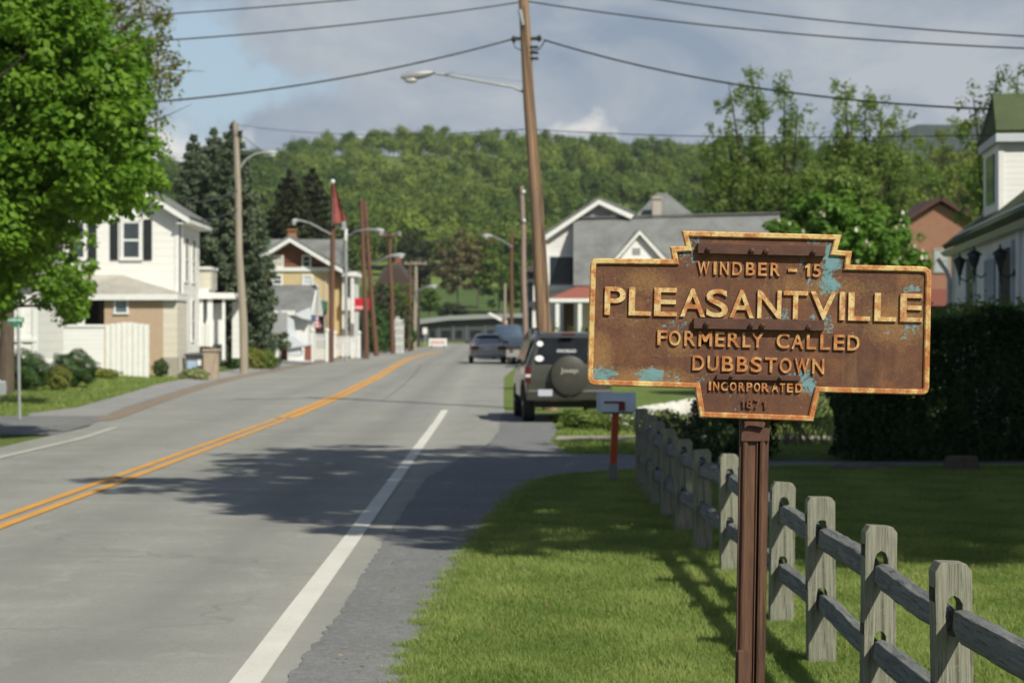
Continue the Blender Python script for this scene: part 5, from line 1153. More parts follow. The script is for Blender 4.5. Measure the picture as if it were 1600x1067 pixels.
# house behind: hip roof with chimney
D4=128.0; h=house('hip_roofed_house','house with a steep grey hip roof and pale chimney showing above the wide grey roof',1035,D4)
ap=at(1034,302,D4+3); c=[at(990,341,D4),at(1090,341,D4)]; L_=c[0].x; R_=c[1].x; z_=c[0].z
mb=MB(); mb.add([(L_,D4,z_),(R_,D4,z_),(R_,D4+6,z_),(L_,D4+6,z_),(ap.x-.3,D4+3,ap.z),(ap.x+.3,D4+3,ap.z)],[(0,1,5,4),(1,2,5),(2,3,4,5),(3,0,4),(3,2,1,0)]); r4=mb.build('roof',greyroof,h,world=True)
mb=MB(); mb.box(L_+.3,D4+.3,gz(8,D4)-.2,R_-.3,D4+5.7,z_); mb.build('wall',wall_w,h,world=True)
mb=MB(); mb.pbox(1019,311,1033,350,D4-.1,.3,.4); mb.pbox(1018,308,1034,311.5,D4-.1,.38,.45); mb.build('chimney',M('pale_chimney',(.48,.42,.38),(.42,.36,.33),.9,5,.3),r4,world=True)
# porch house further left (posts and dark openings)
D5=122.0; h=house('porch_house','narrow dark fronted house with white two storey porch posts left of the big pole',838,D5)
mb=MB(); mb.pbox(826,425,862,545,D5,-.8,5); mb.build('wall',M('grey_blue_siding',(.12,.13,.15),(.09,.10,.115)),h,world=True)
for x,y0,y1 in ((836,440,471),(835,480,512)): mb=MB(); mb.pbox(x-3,y0,x+3,y1,D5,.1,.1); mb.build('porch_post',white_paint,h,world=True)
mb=MB(); mb.pbox(824,436,862,441,D5,.3,1.); mb.pbox(824,471,862,480,D5,.3,1.); mb.build('porch_beam',M('dark_beam',(.06,.065,.08),(.05,.05,.06)),h,world=True)
mb=MB(); mb.pprism([(822,425),(838,400),(866,425)],D5,.2,5); mb.build('roof',M('dark_brown_roof',(.09,.075,.07),(.07,.06,.055),.9),h,world=True)
for lab,px,py in (('white round lamp hanging above the porch house roof',833,382),):
    pass
# brown gabled house
D6=150.0; h=house('brown_gabled_house','brown stucco house with a maroon gable edge and one white sash window',1466,D6)
bw=M('brown_stucco',(.30,.155,.10),(.26,.135,.085),.85,2,.2); dr_=M('dark_maroon_trim',(.085,.035,.028),(.06,.028,.022),.6)
mb=MB(); mb.pprism([(1419,560),(1419,346),(1468,319),(1519,346),(1519,560)],D6,0,8); mb.build('wall',bw,h,world=True)
a=at(1468,314,D6); b1_=at(1409,351,D6); b2_=at(1527,351,D6)
mb=MB(); mb.slab([(b1_.x,D6-.6,b1_.z),(a.x,D6-.6,a.z),(a.x,D6+8,a.z),(b1_.x,D6+8,b1_.z)],-.3); mb.slab([(a.x,D6-.6,a.z),(b2_.x,D6-.6,b2_.z),(b2_.x,D6+8,b2_.z),(a.x,D6+8,a.z)],-.3); mb.build('roof',dr_,h,world=True)
sash(h,D6,1461,391,1481,424,fw=.12,gm=M('pale_blind_glass',(.40,.43,.43),(.32,.35,.35),.3),proud=.03,parent_mat=M('grey_trim',(.30,.31,.30),(.25,.26,.25)))
mb=MB(); mb.pprism([(1417,478),(1421,452),(1519,452),(1519,478)],D6-1.4,.4,1.3); mb.build('lower_roof',M('red_brown_metal',(.26,.085,.065),(.21,.07,.055),.6),h,world=True)
mb=MB(); mb.pbox(1420,479,1519,512,D6,.05,.0); mb.build('ground_floor_opening',dark,h,world=True)

# near white house on the right, green roof, wall yawed towards the road
Dh=42.0; hx=at(1490,0,Dh).x; dirn=Vector((.101,1,0)).normalized(); outn=Vector((-dirn.y,dirn.x,0))
h=thing('green_roofed_house','white clapboard house with a mossy green roof and black wall lanterns','house',(hx,Dh,gz(hx,Dh)))
org=Vector((hx,Dh,0)); zEa=at(0,376,Dh).z
def W(s,z,o=0.): p=org-dirn*s+outn*o; return (p.x,p.y,z)
wm=siding('shade_tinted_clapboard',(.62,.64,.66),(.55,.57,.59),.15)  # bluish shade on this wall is put into the siding colour
LEN=13.0; inn=7.0
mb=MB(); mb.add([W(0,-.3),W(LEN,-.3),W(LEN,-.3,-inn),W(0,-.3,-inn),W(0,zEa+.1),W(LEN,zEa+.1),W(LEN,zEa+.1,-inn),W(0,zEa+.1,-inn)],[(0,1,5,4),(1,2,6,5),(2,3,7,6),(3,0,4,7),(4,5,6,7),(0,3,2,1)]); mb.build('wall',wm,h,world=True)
grn=shingles('green_shingles_main',(.060,.078,.040),(.085,.105,.055),1.4,(0,1)); sl_=.80; ovh=.13
def roofp(s,o,dz=0.): return W(s,zEa-.06+(-o)*sl_+dz,o)    # o: outward distance (negative = up the roof)
mb=MB(); mb.slab([roofp(-.35,ovh),roofp(LEN,ovh),roofp(LEN,-3.6),roofp(-.35,-3.6)],-.10); mb.slab([roofp(-.35,-3.6),roofp(LEN,-3.6),W(LEN,zEa,-7.4),W(-.35,zEa,-7.4)],-.10); rf=mb.build('roof',grn,h,world=True)
mb=MB(); mb.add([W(-.36,zEa-.30,ovh+.02),W(LEN,zEa-.30,ovh+.02),W(LEN,zEa-.22,ovh+.10),W(-.36,zEa-.22,ovh+.10),W(-.36,zEa-.30,ovh-.10),W(LEN,zEa-.30,ovh-.10),W(LEN,zEa-.22,ovh-.10),W(-.36,zEa-.22,ovh-.10)],[(0,1,2,3),(7,6,5,4),(3,2,6,7),(0,4,5,1),(0,3,7,4),(1,5,6,2)]); mb.build('gutter',M('grey_gutter',(.50,.50,.49),(.44,.44,.43),.4),rf,world=True)
mb=MB(); mb.add([W(-.3,zEa-.26,ovh-.02),W(LEN,zEa-.26,ovh-.02),W(LEN,zEa-.26,0),W(-.3,zEa-.26,0),W(-.3,zEa-.22,ovh-.02),W(LEN,zEa-.22,ovh-.02),W(LEN,zEa-.22,0),W(-.3,zEa-.22,0)],[(0,3,2,1),(4,5,6,7),(0,1,5,4),(2,3,7,6),(1,2,6,5),(0,4,7,3)]); mb.build('soffit',white_paint,rf,world=True)
def wbox(s0,s1,z0,z1,o0,o1): 
    return MB().add([W(s0,z0,o0),W(s1,z0,o0),W(s1,z1,o0),W(s0,z1,o0),W(s0,z0,o1),W(s1,z0,o1),W(s1,z1,o1),W(s0,z1,o1)],[(0,1,2,3),(7,6,5,4),(3,2,6,7),(0,4,5,1),(0,3,7,4),(1,5,6,2)])
def s_at(px):   # distance along the wall for a picture column
    k=(px-800)/F; return (org.x-k*org.y)/(dirn.x-k*dirn.y)
def zrow(py,s): d=(org-dirn*s).y; return CAMH-(py-HY)/F*d
for (pa,pb,pt,pb2,gm) in ((1513,1525,405,520,glass),(1564,1584,392,520,dark)):
    s0,s1=s_at(pa),s_at(pb); zt_=zrow(pt,s0); mb=wbox(s0,s1,.5,zt_,-.02,.015); wn=wbox(s0-.10,s0,.4,zt_+.1,.0,.045)
    for q in ((s1,s1+.10,.4,zt_+.1),(s0,s1,zt_,zt_+.1),(s0,s1,1.15,1.2)): b_=wbox(*q,.0,.05); n0=len(wn.v); wn.v+=b_.v; wn.f+=[tuple(i+n0 for i in f) for f in b_.f]
    o=wn.build('window',M('pale_blue_trim',(.50,.55,.60),(.44,.49,.54)),h,world=True); mb.build('pane',gm,o,world=True)
s0,s1=s_at(1540),s_at(1556); wbox(s0,s1,-.1,zrow(408,s0),0,.03).build('pilaster',M('blue_grey_panel',(.22,.28,.38),(.19,.24,.33),.6),h,world=True)
wbox(-.02,.14,-.1,zEa-.3,0,.04).build('corner_board',white_paint,h,world=True)
mb=MB(); mb.tube([W(-.2,zEa-.35,.28),W(-.1,zEa-.6,.12),W(.05,zEa-.75,.09),W(.05,.1,.09)],.045,8); mb.build('downpipe',M('grey_gutter',(.5,.5,.49)),h,world=True,smooth=50)
s0,s1=s_at(1594),s_at(1596)
wbox(s0,s1,-.1,zEa-.3,0,.05).build('trim_board',white_paint,h,world=True)
# dormer: lit end wall faces the camera, its foot follows the roof slope
sd0=s_at(1545)*1.0; sD=3.0
a=at(1562,323,Dh-sD); 
# place the dormer by its front corner: picture column 1562 at distance along the wall sD
def rp(px,s):   # outward offset o so that point W(s,.,o) is seen at column px
    k=(px-800)/F; p=org-dirn*s; # (p.x+outn.x*o) = k*(p.y+outn.y*o)
    return (k*p.y-p.x)/(outn.x-k*outn.y)
sF=4.6; oF=rp(1562,sF); oB=oF; sB=sF-2.4
zE2=CAMH-(208-HY)/F*(org-dirn*sF+outn*oF).y
oIn=oF-3.2
mb=MB(); V_=[]
for s_ in (sB,sF):
    V_+=[W(s_,zEa-oF*sl_-.2,oF),W(s_,zEa-oIn*sl_+-.5,oIn),W(s_,zE2,oIn),W(s_,zE2,oF)]
mb.add(V_,[(0,1,2,3),(7,6,5,4),(0,3,7,4),(3,2,6,7),(2,1,5,6),(1,0,4,5)]); dw=mb.build('dormer',siding('sun_tinted_clapboard',(.76,.75,.73),(.70,.69,.67),.10),h,world=True)  # lighter copy of the wall siding, sunlit tone put into the colour
zt2=zE2+.50; mid=(sB+sF)/2
zp=CAMH-(153-HY)/F*(org-dirn*mid+outn*oF).y
mb=MB(); mb.slab([W(sF+.12,zE2-.02,oF+.08),W(sF+.12,zE2-.02,oIn),W(mid,zp,oIn),W(mid,zp,oF-.02)],-.07); mb.slab([W(sB-.12,zE2-.02,oF+.08),W(sB-.12,zE2-.02,oIn),W(mid,zp,oIn),W(mid,zp,oF-.02)],.07)
mb.add([W(sF+.1,zE2,oF+.07),W(mid,zp-.02,oF-.03),W(sB-.1,zE2,oF+.07),W(sF+.1,zE2,oF+.01),W(mid,zp-.02,oF-.09),W(sB-.1,zE2,oF+.01)],[(0,1,2),(5,4,3),(0,3,4,1),(1,4,5,2),(2,5,3,0)])
dr2=mb.build('dormer_roof',grn,dw,world=True)
mb=wbox(sB-.15,sF+.15,zE2-.16,zE2-.02,oIn,oF+.08); mb.build('dormer_cornice',M('blue_grey_trim',(.55,.58,.62),(.5,.52,.56)),dw,world=True)
mb=wbox(sF-.0,sF+.02,zEa-oF*sl_-.1,zE2-.16,oF-.07,oF+.02); mb.build('corner_board',white_paint,dw,world=True)
wbox(sB+.6,sF-.7,zE2-1.15,zE2-.30,oF-.02,oF+.03).build('dormer_window',M('blue_window_glass',(.10,.15,.18)),dw,world=True)
# wall lanterns
def lantern(label,px,py,k=1.):
    s=s_at(px)*1.0; 
    o=.22; p=org-dirn*s+outn*o; kx=(px-800)/F
    z=zrow(py,s); t=thing('wall_lantern',label,'lantern',(p.x,p.y,z-.02),math.atan2(dirn.y,dirn.x),'black wall lanterns')
    mb=MB(); mb.lathe((0,0,0),[(.04,.0),(.095*k,.20*k),(.10*k,.205*k),(.10*k,.22*k)],'z',6); g_=mb.build('lantern_glass',M('lantern_smoked_glass',(.05,.055,.06),(.04,.04,.045),.15,spec=.7),t)
    mb=MB(); mb.lathe((0,0,.22*k),[(.135*k,.0),(.10*k,.04),(.04*k,.08),(.03*k,.09),(.012,.10),(.018,.13),(.0,.16)],'z',10); mb.build('lantern_cap',black,t,smooth=50)
    mb=MB(); 
    for q in range(6): a=q*math.pi/3; mb.tube([(.031*math.cos(a),.031*math.sin(a),0),(.102*k*math.cos(a),.102*k*math.sin(a),.22*k)],.007,5)
    mb.lathe((0,0,-.22*k),[(.0,0),(.012,.02),(.014,.10),(.022,.18),(.045,.23)],'z',8); mb.build('lantern_frame',black,t)
    mb=MB(); mb.tube([(0,0,-.1),(0,-.10,-.14),(0,-.2,-.06)] if False else [(0,0,-.08),(0,.12,-.14),(0,.20,-.06)],.014,6); mb.lathe((0,.20,-.06),[(.05,0),(.05,.02)],'y',12); b_=mb.build('wall_bracket',black,t)
    for c_ in t.children: pass
    # the bracket reaches back to the wall
    t.rotation_euler=(0,0,math.atan2(outn.y,outn.x)+math.pi/2)
    return t
lantern('black wall lantern on the white house, leftmost of the three',1519,426)
lantern('black wall lantern on the white house, middle of the three and the highest cap',1543,419,1.08)
lantern('black wall lantern on the white house, rightmost of the three beside the dark doorway',1586,418)
# ================================================================== trees and plants
maple_m=leafmat('maple_leaf',(.075,.180,.016),(.205,.345,.040),.45,.2); maple2_m=leafmat('budding_leaf',(.19,.15,.035),(.13,.20,.03),.4)
spruce_m=leafmat('spruce_needle',(.062,.092,.058),(.160,.200,.125),.08,.12); dconif_m=leafmat('dark_conifer_needle',(.026,.036,.018),(.065,.075,.04),.08,.1)
wood_a=leafmat('spring_leaf',(.055,.115,.018),(.16,.235,.045),.35,.15); chest_m=leafmat('chestnut_leaf',(.070,.170,.024),(.180,.310,.055),.42,.2); willow_m=leafmat('willow_leaf',(.085,.155,.035),(.25,.33,.09),.45,.15)
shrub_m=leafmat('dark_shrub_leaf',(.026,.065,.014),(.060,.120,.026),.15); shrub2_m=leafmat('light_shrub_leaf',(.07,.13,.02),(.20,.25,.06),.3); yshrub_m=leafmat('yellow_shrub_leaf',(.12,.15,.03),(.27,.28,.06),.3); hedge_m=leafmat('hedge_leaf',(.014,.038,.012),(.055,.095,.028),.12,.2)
pale_shrub=leafmat('pale_shrub_leaf',(.20,.23,.09),(.34,.36,.16),.3)
# the big maple on the left: crown hangs into the picture from a trunk just outside it
tx,ty=-11.6,35.0
t=thing('maple_tree','large bright green maple whose leafy crown fills the upper left corner','tree',(tx,ty,gz(tx,ty)))
def crown_from_outline(pts,d,n,deep,xleft):
    """clump centres filling the region left of an outline of (py, px) at distance d, several metres deep"""
    ys_,xs_=zip(*pts); out=[]
    while len(out)<n:
        py=random.uniform(-260,ys_[-1]); e=interp(py,ys_,xs_); px=random.uniform(xleft,e)
        q=random.uniform(-1,1); dd=d+q*deep
        if px>e-60*abs(q)**1.5: continue
        p=at(px,py,dd); out.append((p.x,p.y,p.z))
    return np.array(out)
OUT=[(-260,60),(-150,130),(-60,160),(0,160),(60,215),(110,235),(150,240),(200,238),(225,255),(245,240),(270,246),(300,258),(325,240),(340,140),(355,100),(400,55),(430,32),(455,16),(490,2)]
C=np.vstack([crown_from_outline(OUT,35,700,2.6,-330),crown_from_outline([(y,x) for y,x in OUT if y>=-20][:0] or [(-60,150)]+OUT[3:],35,900,2.2,-40)]); C=C[C[:,2]>0]
R=np.array([random.uniform(.22,.46) for _ in C]); P,ci=clumpy(C,R,88,.7)
tint=np.clip(rng.uniform(0,.75,len(C))[ci]+rng.uniform(0,.25,len(P)),0,1)
leaves('crown',P,.122,maple_m,t,tint,.9,off=(tx,ty,gz(tx,ty)))
C2=crown_from_outline([(-260,-100),(330,-60),(470,-40)],36,260,3.2,-560); P,ci=clumpy(C2,np.full(len(C2),.55),70)
leaves('crown',P,.15,maple_m,t,None,.9,off=(tx,ty,gz(tx,ty)))
limb_tree((tx,ty,gz(tx,ty)),3.0,np.vstack([C,C2]),.30,bark,t,26)
# lower lighter branch spray behind it
tx,ty=-12.4,52.0
t=thing('young_maple_tree','lighter green maple behind the big one, its low leaves before the white house','tree',(tx,ty,gz(tx,ty)))
cc=[]
while len(cc)<150:
    px,py=random.uniform(-120,140),random.uniform(300,508)
    if ((px-98)/52)**2+((py-425)/75)**2<1 or (px<-5 and py<420): p=at(px,py,52+random.uniform(-1.5,1.5)); cc.append(tuple(p))
C=np.array(cc); P,ci=clumpy(C,rng.uniform(.2,.42,len(C)),55,.7); leaves('crown',P,.15,leafmat('young_maple_leaf',(.10,.21,.02),(.20,.33,.04),.45),t,None,.9,off=(tx,ty,gz(tx,ty)))
limb_tree((tx,ty,gz(tx,ty)),2.0,C,.16,bark,t,18)
# budding sparse tree
tx,ty=-13.5,58.0
t=thing('budding_tree','sparse reddish green budding tree showing at the right edge of the maple crown','tree',(tx,ty,gz(tx,ty)))
cc=[]
while len(cc)<360:
    py=random.uniform(-160,235); px=random.uniform(60,288)
    e=interp(py,[-160,0,40,110,150,190,235],[150,252,268,288,280,262,232])
    if px<e-random.random()**2*30: p=at(px,py,58+random.uniform(-2,2)); cc.append(tuple(p))
C=np.array(cc); P,ci=clumpy(C,rng.uniform(.2,.40,len(C)),26,.9); tint=np.clip(rng.uniform(0,1,len(C))[ci]*.7+rng.uniform(0,.3,len(P)),0,1)
leaves('crown',P,.12,maple2_m,t,tint,.5,off=(tx,ty,gz(tx,ty))); limb_tree((tx,ty,gz(tx,ty)),4.5,C,.2,bark,t,60)
# spruces
def spruce(label,px,d,pytop,rbase,mat,n=26,name='spruce_tree',group=None,per=420,leaf=.20,skirt=.4,name2=None):
    x=at(px,0,d).x; z0=gz(x,d); H=at(0,pytop,d).z-z0; t=thing(name,label,'tree',(x,d,z0),0,group); PP=[];TT=[]
    for lv in range(n):
        f=lv/(n-1); z=z0+skirt+(H-skirt)*f; r=rbase*(1-f)**.62+.12; nb=max(4,int(5+r*4)); a0=random.uniform(0,6)
        for b in range(nb):
            a=a0+2*math.pi*b/nb+random.uniform(-.25,.25); L=r*random.uniform(.72,1.15); m_=int(per*L/rbase/1.6)+16
            u_=rng.uniform(.08,1,m_)**.75; w_=.30*L*(1.05-u_)+.10
            sx=rng.normal(0,.5,m_)*w_; X=x+np.cos(a)*u_*L-np.sin(a)*sx; Y=d+np.sin(a)*u_*L+np.cos(a)*sx
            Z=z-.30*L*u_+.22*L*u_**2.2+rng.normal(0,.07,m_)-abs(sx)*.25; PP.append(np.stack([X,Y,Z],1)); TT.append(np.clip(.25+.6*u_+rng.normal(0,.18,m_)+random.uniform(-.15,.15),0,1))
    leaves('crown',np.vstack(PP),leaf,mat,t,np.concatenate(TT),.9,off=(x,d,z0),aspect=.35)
    MB().tube([(x,d,z0-.2),(x,d,z0+H*.5),(x,d,z0+H-.1)],[.24,.13,.02],8).build('trunk',bark,t,world=True)
    return t
spruce('grey green spruce, leftmost of three behind the white house',302,99,216,1.9,spruce_m,26,per=760,leaf=.24)
spruce('grey green spruce in the middle of three behind the white house',334,101,206,1.9,spruce_m,26,per=760,leaf=.24)
spruce('widest grey green spruce, directly behind the pale pole',364,97,198,2.2,spruce_m,28,per=900,leaf=.24)
spruce('dark conifer on the left behind the tan house',452,158,270,3.2,dconif_m,26,'conifer_tree',None,420,.42,1.)
spruce('dark conifer behind the tan house chimney, right of its neighbour',488,165,266,3.4,dconif_m,26,'conifer_tree',None,420,.42,1.)
# hedges and shrubs on the left
bush('round_shrub','large dark green clipped round shrub at the left edge of the lawn',at(36,0,60).x,60,.72,.7,1.08,shrub_m,13000,.042,z0=gz(-13.6,60)-.02)
bush('round_shrub','small yellow green clipped shrub between the two dark round shrubs',at(92,0,61).x,61,.36,.35,.68,yshrub_m,5000,.038,z0=gz(-12.8,61)-.02)
bush('round_shrub','dark green clipped dome shrub right of the yellow green one',at(116,0,63).x,63,.72,.6,1.02,shrub_m,13000,.042,z0=gz(-12.8,63)+.02)
bush('small_shrub','little round dark shrub at the corner of the porch',at(251,0,76).x,76,.30,.3,.60,shrub_m,3000,.04,z0=gz(-12.3,76)+.02)
bush('pale_shrub','low pale leaved shrub left of the stone pillar',at(303,0,75).x,75,.55,.4,.45,pale_shrub,1800,.07)
bush('flower_patch','low yellowish plants along the foot of the white porch wall',at(150,0,71).x,71,.85,.4,.34,yshrub_m,1800,.07,'plants')
for px,d_,rx,hh,mt,lab in ((392,93,.75,.95,yshrub_m,'yellow green hedge bush just right of the pale pole'),(367,92,.5,.85,shrub_m,'dark hedge bush just left of the pale pole foot'),(415,94,.5,.9,shrub2_m,'light green hedge bush left of the grey roadside sign'),(472,115,.55,2.0,shrub2_m,'upright green bush behind the white covered swing')):
    bush('hedge_bush',lab,at(px,0,d_).x,d_,rx,.5,hh,mt,2200,.09)
# vegetation around the far left poles
for px,d_,rx,hh,mt,lab in ((600,158,2.0,5.0,dconif_m,'dark green bush mass behind the reddish poles'),(585,150,1.2,3.2,shrub_m,'dark bush left of the leaning reddish pole'),(628,160,1.1,2.4,shrub_m,'dark bush at the foot of the twin lamp pole')):
    bush('tall_bush',lab,at(px,0,d_).x,d_,rx,1.5,hh,mt,3000,.2)
tree('small_tree','light green young tree between the twin lamp pole and the pale pole',at(628,0,172).x,172,5.2,(0,0,3.3,1.2,1.2,2.0),shrub2_m,bark,40,60,.2,.4,.08)
tree('small_tree','light green leafy tree beside the dark far house, left of the twin lamp pole',at(600,0,168).x,168,5.4,(0,0,3.6,1.3,1.2,1.7),wood_a,bark,40,60,.2,.45,.1)
h=house('dark_brown_house','dark brown roofed house half hidden behind the reddish poles',608,185.)
mb=MB(); mb.pprism([(586,545),(586,452),(600,425),(622,418),(650,452),(650,545)],185.,0,8); mb.build('wall',M('dark_brown_siding',(.075,.050,.045),(.055,.04,.035)),h,world=True)
mb=MB(); mb.pprism([(583,455),(600,419),(624,411),(653,455)],186.,.9,7.5); mb.build('roof',M('dark_brown_roof',(.09,.075,.07)),h,world=True)
mb=MB(); mb.pbox(618,398,627,425,186,.5,.5); mb.build('chimney',M('red_brick',(.28,.10,.07)),h,world=True)
t=small('white_trellis','white painted trellis arch standing among the far bushes','trellis',626,150); mb=MB()
for k in range(5): mb.tube([(at(616+k*3.4,0,150).x,150,gz(-8,150)-.1),(at(616+k*3.4,0,150).x,150,at(0,492+abs(k-1.5)*5,150).z)],.05,6)
mb.build('stile',white_paint,t,world=True); mb=MB()
for py in (500,512,524,536): mb.pbox(615,py,631,py+1.6,150,.04,.0)
mb.build('lattice',white_paint,t,world=True)
# barrier, small sign, far long building, bar gate
t=small('road_banner','low white roadside barrier board with red lettering at the bend','barrier',684,185)
mb=MB(); mb.pbox(670,529,698,541,185,.05,.05); o=mb.build('board',white_paint,t,world=True,bevel=.02); mb=MB()
for k,(a,b_) in enumerate(((673,676),(677.5,680),(681.5,685),(686.5,689),(690.5,694))): mb.pbox(a,532.5-(k%2)*.6,b_,537.5,185,.062,-.05)
mb.build('lettering',M('faded_red_paint',(.62,.22,.20),(.55,.2,.18),.6),o,world=True)
mb=MB()
for a in (674,694): mb.pbox(a-1,540,a+1,546,185,.06,.06)
mb.build('foot',trimb,t,world=True)
t=small('small_road_sign','small white road sign on a thin post by the far junction','road sign',664,205); mb=MB(); mb.pbox(660.5,512,667.5,522,205,.02,.02); mb.build('plate',white_paint,t,world=True); mb=MB(); mb.pbox(663.3,520,664.8,545,205,-.03,.1); mb.build('post',galv,t,world=True)
D7=250.; h=house('long_low_building','long low dark building with a pale flat roof edge at the end of the road',720,D7,gz(-6,D7))
mb=MB(); mb.pprism([(652,536),(652,505),(700,499),(790,496),(870,496),(870,536)],D7,0,9); mb.build('wall',M('dark_grey_wall',(.075,.082,.088),(.055,.06,.065),.8),h,world=True)
mb=MB(); mb.pprism([(648,504),(652,499),(700,493.5),(790,490),(872,490),(872,496),(790,496.5),(700,500.5),(652,507)],D7,.8,9.5); mb.build('roof',M('pale_grey_roof',(.30,.31,.31),(.24,.25,.25),.7),h,world=True)
for k,(a,b_) in enumerate(((655,664),(672,680),(690,704),(712,722),(735,752),(762,778))): mb=MB(); mb.pbox(a,516,b_,528,D7,.05,-.0); mb.build('window',M('black_opening',(.012,.012,.014),(.02,.02,.022),.3),h,world=True)
mb=MB()
for a in (667,684,707,728,757,783): mb.pbox(a,508,a+2,536,D7,.12,0)
mb.build('pier',M('grey_pier',(.14,.15,.16),(.11,.12,.13)),h,world=True)
t=small('bar_gate','white slanted barrier arm with a red end behind the blue pickup','barrier',776,150); mb=MB(); mb.slab([at(762,490,150),at(766,488,150),at(793,502,150),at(791,507,150)],.1); o=mb.build('arm',white_paint,t,world=True); mb=MB(); mb.pbox(785,498,790,504,150,.2,-.12); mb.build('red_end',M('bright_red_panel',(.62,.02,.045)),o,world=True); mb=MB(); mb.pbox(788,500,792,545,150,-.15,.3); mb.build('stand',white_paint,t,world=True)
# shrubs behind the parked vehicle, white rock wall, hedge
for k,(px,rx) in enumerate(((845,.62),(868,.6),(893,.65),(915,.6))):
    bush('yellow_green_shrub',['yellow green shrub leftmost behind the parked utility vehicle roof','yellow green shrub second from the left behind the vehicle roof','yellow green shrub third from the left behind the vehicle roof','yellow green shrub nearest the sign behind the vehicle roof'][k],at(px,0,66+k).x,66+k,rx,.6,1.72+.1*(k%2),yshrub_m,2600,.08,group='shrubs behind the vehicle')
t=small('white_rock_border','low whitewashed rock border curving behind the mailbox','rock wall',1035,33.); rk=M('whitewashed_rock',(.66,.64,.60),(.50,.49,.45),.9,5,.7); rnd=random.Random(4)
for k in range(26):
    f=k/25; px=962+f*128; py0=652-24*f**.8; d_=40+1.5*f; a=at(px,py0,d_); z_=gz(a.x,d_); hgt=max(.2,(a.z-z_)+.06); r=rnd.uniform(.12,.18)
    MB().ball((a.x+rnd.uniform(-.04,.04),d_+rnd.uniform(-.1,.1),z_+hgt*.45),(r,r*.9,hgt*.62),9,7,.10).build('rock',rk,t,world=True,smooth=70)
bush('bank_plants','low green plants on the bank in front of the white rocks',at(1010,0,38.5).x,38.6,.95,.35,.42,shrub2_m,3600,.05,'plants')
bush('lawn_bush','mottled green bush between the white rocks and the split rail fence',at(1045,0,31).x,31.4,.32,.35,.62,leafmat('mottled_leaf',(.07,.10,.03),(.22,.20,.08),.2),1800,.05)
bush('low_ground_shrub','sprawling low green planting on the bank behind the mailbox',at(915,0,43).x,40.5,.62,1.0,.38,shrub2_m,4200,.06,'plants')
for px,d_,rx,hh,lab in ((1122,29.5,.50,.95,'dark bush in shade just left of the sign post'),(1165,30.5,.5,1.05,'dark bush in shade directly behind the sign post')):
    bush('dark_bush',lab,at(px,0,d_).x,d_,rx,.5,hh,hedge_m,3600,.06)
hx0,hx1=at(1308,0,30).x,at(1690,0,29).x
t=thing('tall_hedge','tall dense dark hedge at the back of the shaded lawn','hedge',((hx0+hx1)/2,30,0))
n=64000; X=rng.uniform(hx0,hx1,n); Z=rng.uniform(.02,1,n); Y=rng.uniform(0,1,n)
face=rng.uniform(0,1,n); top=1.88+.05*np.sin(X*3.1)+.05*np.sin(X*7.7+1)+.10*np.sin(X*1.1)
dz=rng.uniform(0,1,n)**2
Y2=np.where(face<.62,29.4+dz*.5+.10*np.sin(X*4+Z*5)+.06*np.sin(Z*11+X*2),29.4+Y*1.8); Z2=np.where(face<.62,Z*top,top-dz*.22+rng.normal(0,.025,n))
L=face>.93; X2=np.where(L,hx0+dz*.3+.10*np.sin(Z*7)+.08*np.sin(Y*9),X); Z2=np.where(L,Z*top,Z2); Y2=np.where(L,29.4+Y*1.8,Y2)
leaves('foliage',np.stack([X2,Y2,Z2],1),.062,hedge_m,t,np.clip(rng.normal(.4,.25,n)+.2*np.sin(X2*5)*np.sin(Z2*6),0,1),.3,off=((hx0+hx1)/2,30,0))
k=rng.uniform(hx0,hx1,1500); leaves('new_shoots',np.stack([k,rng.uniform(29.5,31,1500),1.9+.05*np.sin(k*3.1)+.1*np.sin(k*1.1)+abs(rng.normal(0,.10,1500))],1),.07,leafmat('hedge_shoot',(.10,.17,.03),(.2,.28,.06),.4),t,None,.4,off=((hx0+hx1)/2,30,0))
mb=MB(); 
for q in range(26): x_=hx0+.3+(hx1-hx0-.6)*q/25; mb.tube([(x_,30.3,-.1),(x_+random.uniform(-.1,.1),30.2,.7),(x_+random.uniform(-.3,.3),30.3,1.6)],[.03,.02,.008],5)
mb.build('stem',bark_d,t,world=True)
# twiggy shrub at the far side of the lawn, right of the post
t=small('twiggy_shrub','thin pale twigged shrub with sparse leaves between the sign post and the hedge','bush',1270,34.); mb=MB(); rnd=random.Random(9); tips=[]
bx_=at(1262,0,34).x
for k in range(34):
    a=rnd.uniform(0,6.28); e=Vector((bx_+rnd.uniform(-.55,.55),34+rnd.uniform(-.4,.4),rnd.uniform(.4,1.15))); b0=Vector((bx_+rnd.uniform(-.35,.35),34,-.1)); m_=b0.lerp(e,.5)+Vector((rnd.uniform(-.1,.1),0,.08)); mb.tube([b0,m_,e],[.014,.009,.004],5); tips+=[e,m_]
mb.build('twig',M('pale_twig',(.30,.25,.18),(.22,.18,.13),.9),t,world=True)
tp=np.array([tuple(p) for p in tips]); P,_=clumpy(tp,np.full(len(tp),.16),16); leaves('foliage',P,.05,shrub2_m,t,None,.4,off=tuple(rootloc(t)))
# lawn stones
st_m=M('lawn_stone',(.17,.14,.12),(.11,.095,.085),.9,6,.6)
t=small('flat_stone','low dark flat stone lying on the shaded lawn','stone',1352,27.9); MB().ball((at(1350,0,27.9).x,27.9,.01),(.42,.18,.075),14,8,.07).build('stone',st_m,t,world=True,smooth=60)
t=small('tree_stump','low dark tree stump on the shaded lawn in front of the hedge','stump',1500,27.6); mb=MB(); a=at(1502,0,27.6); mb.lathe((a.x,27.6,-.08),[(.27,0),(.23,.12),(.21,.24),(.19,.25)],'z',14); mb.build('stump',bark,t,world=True)
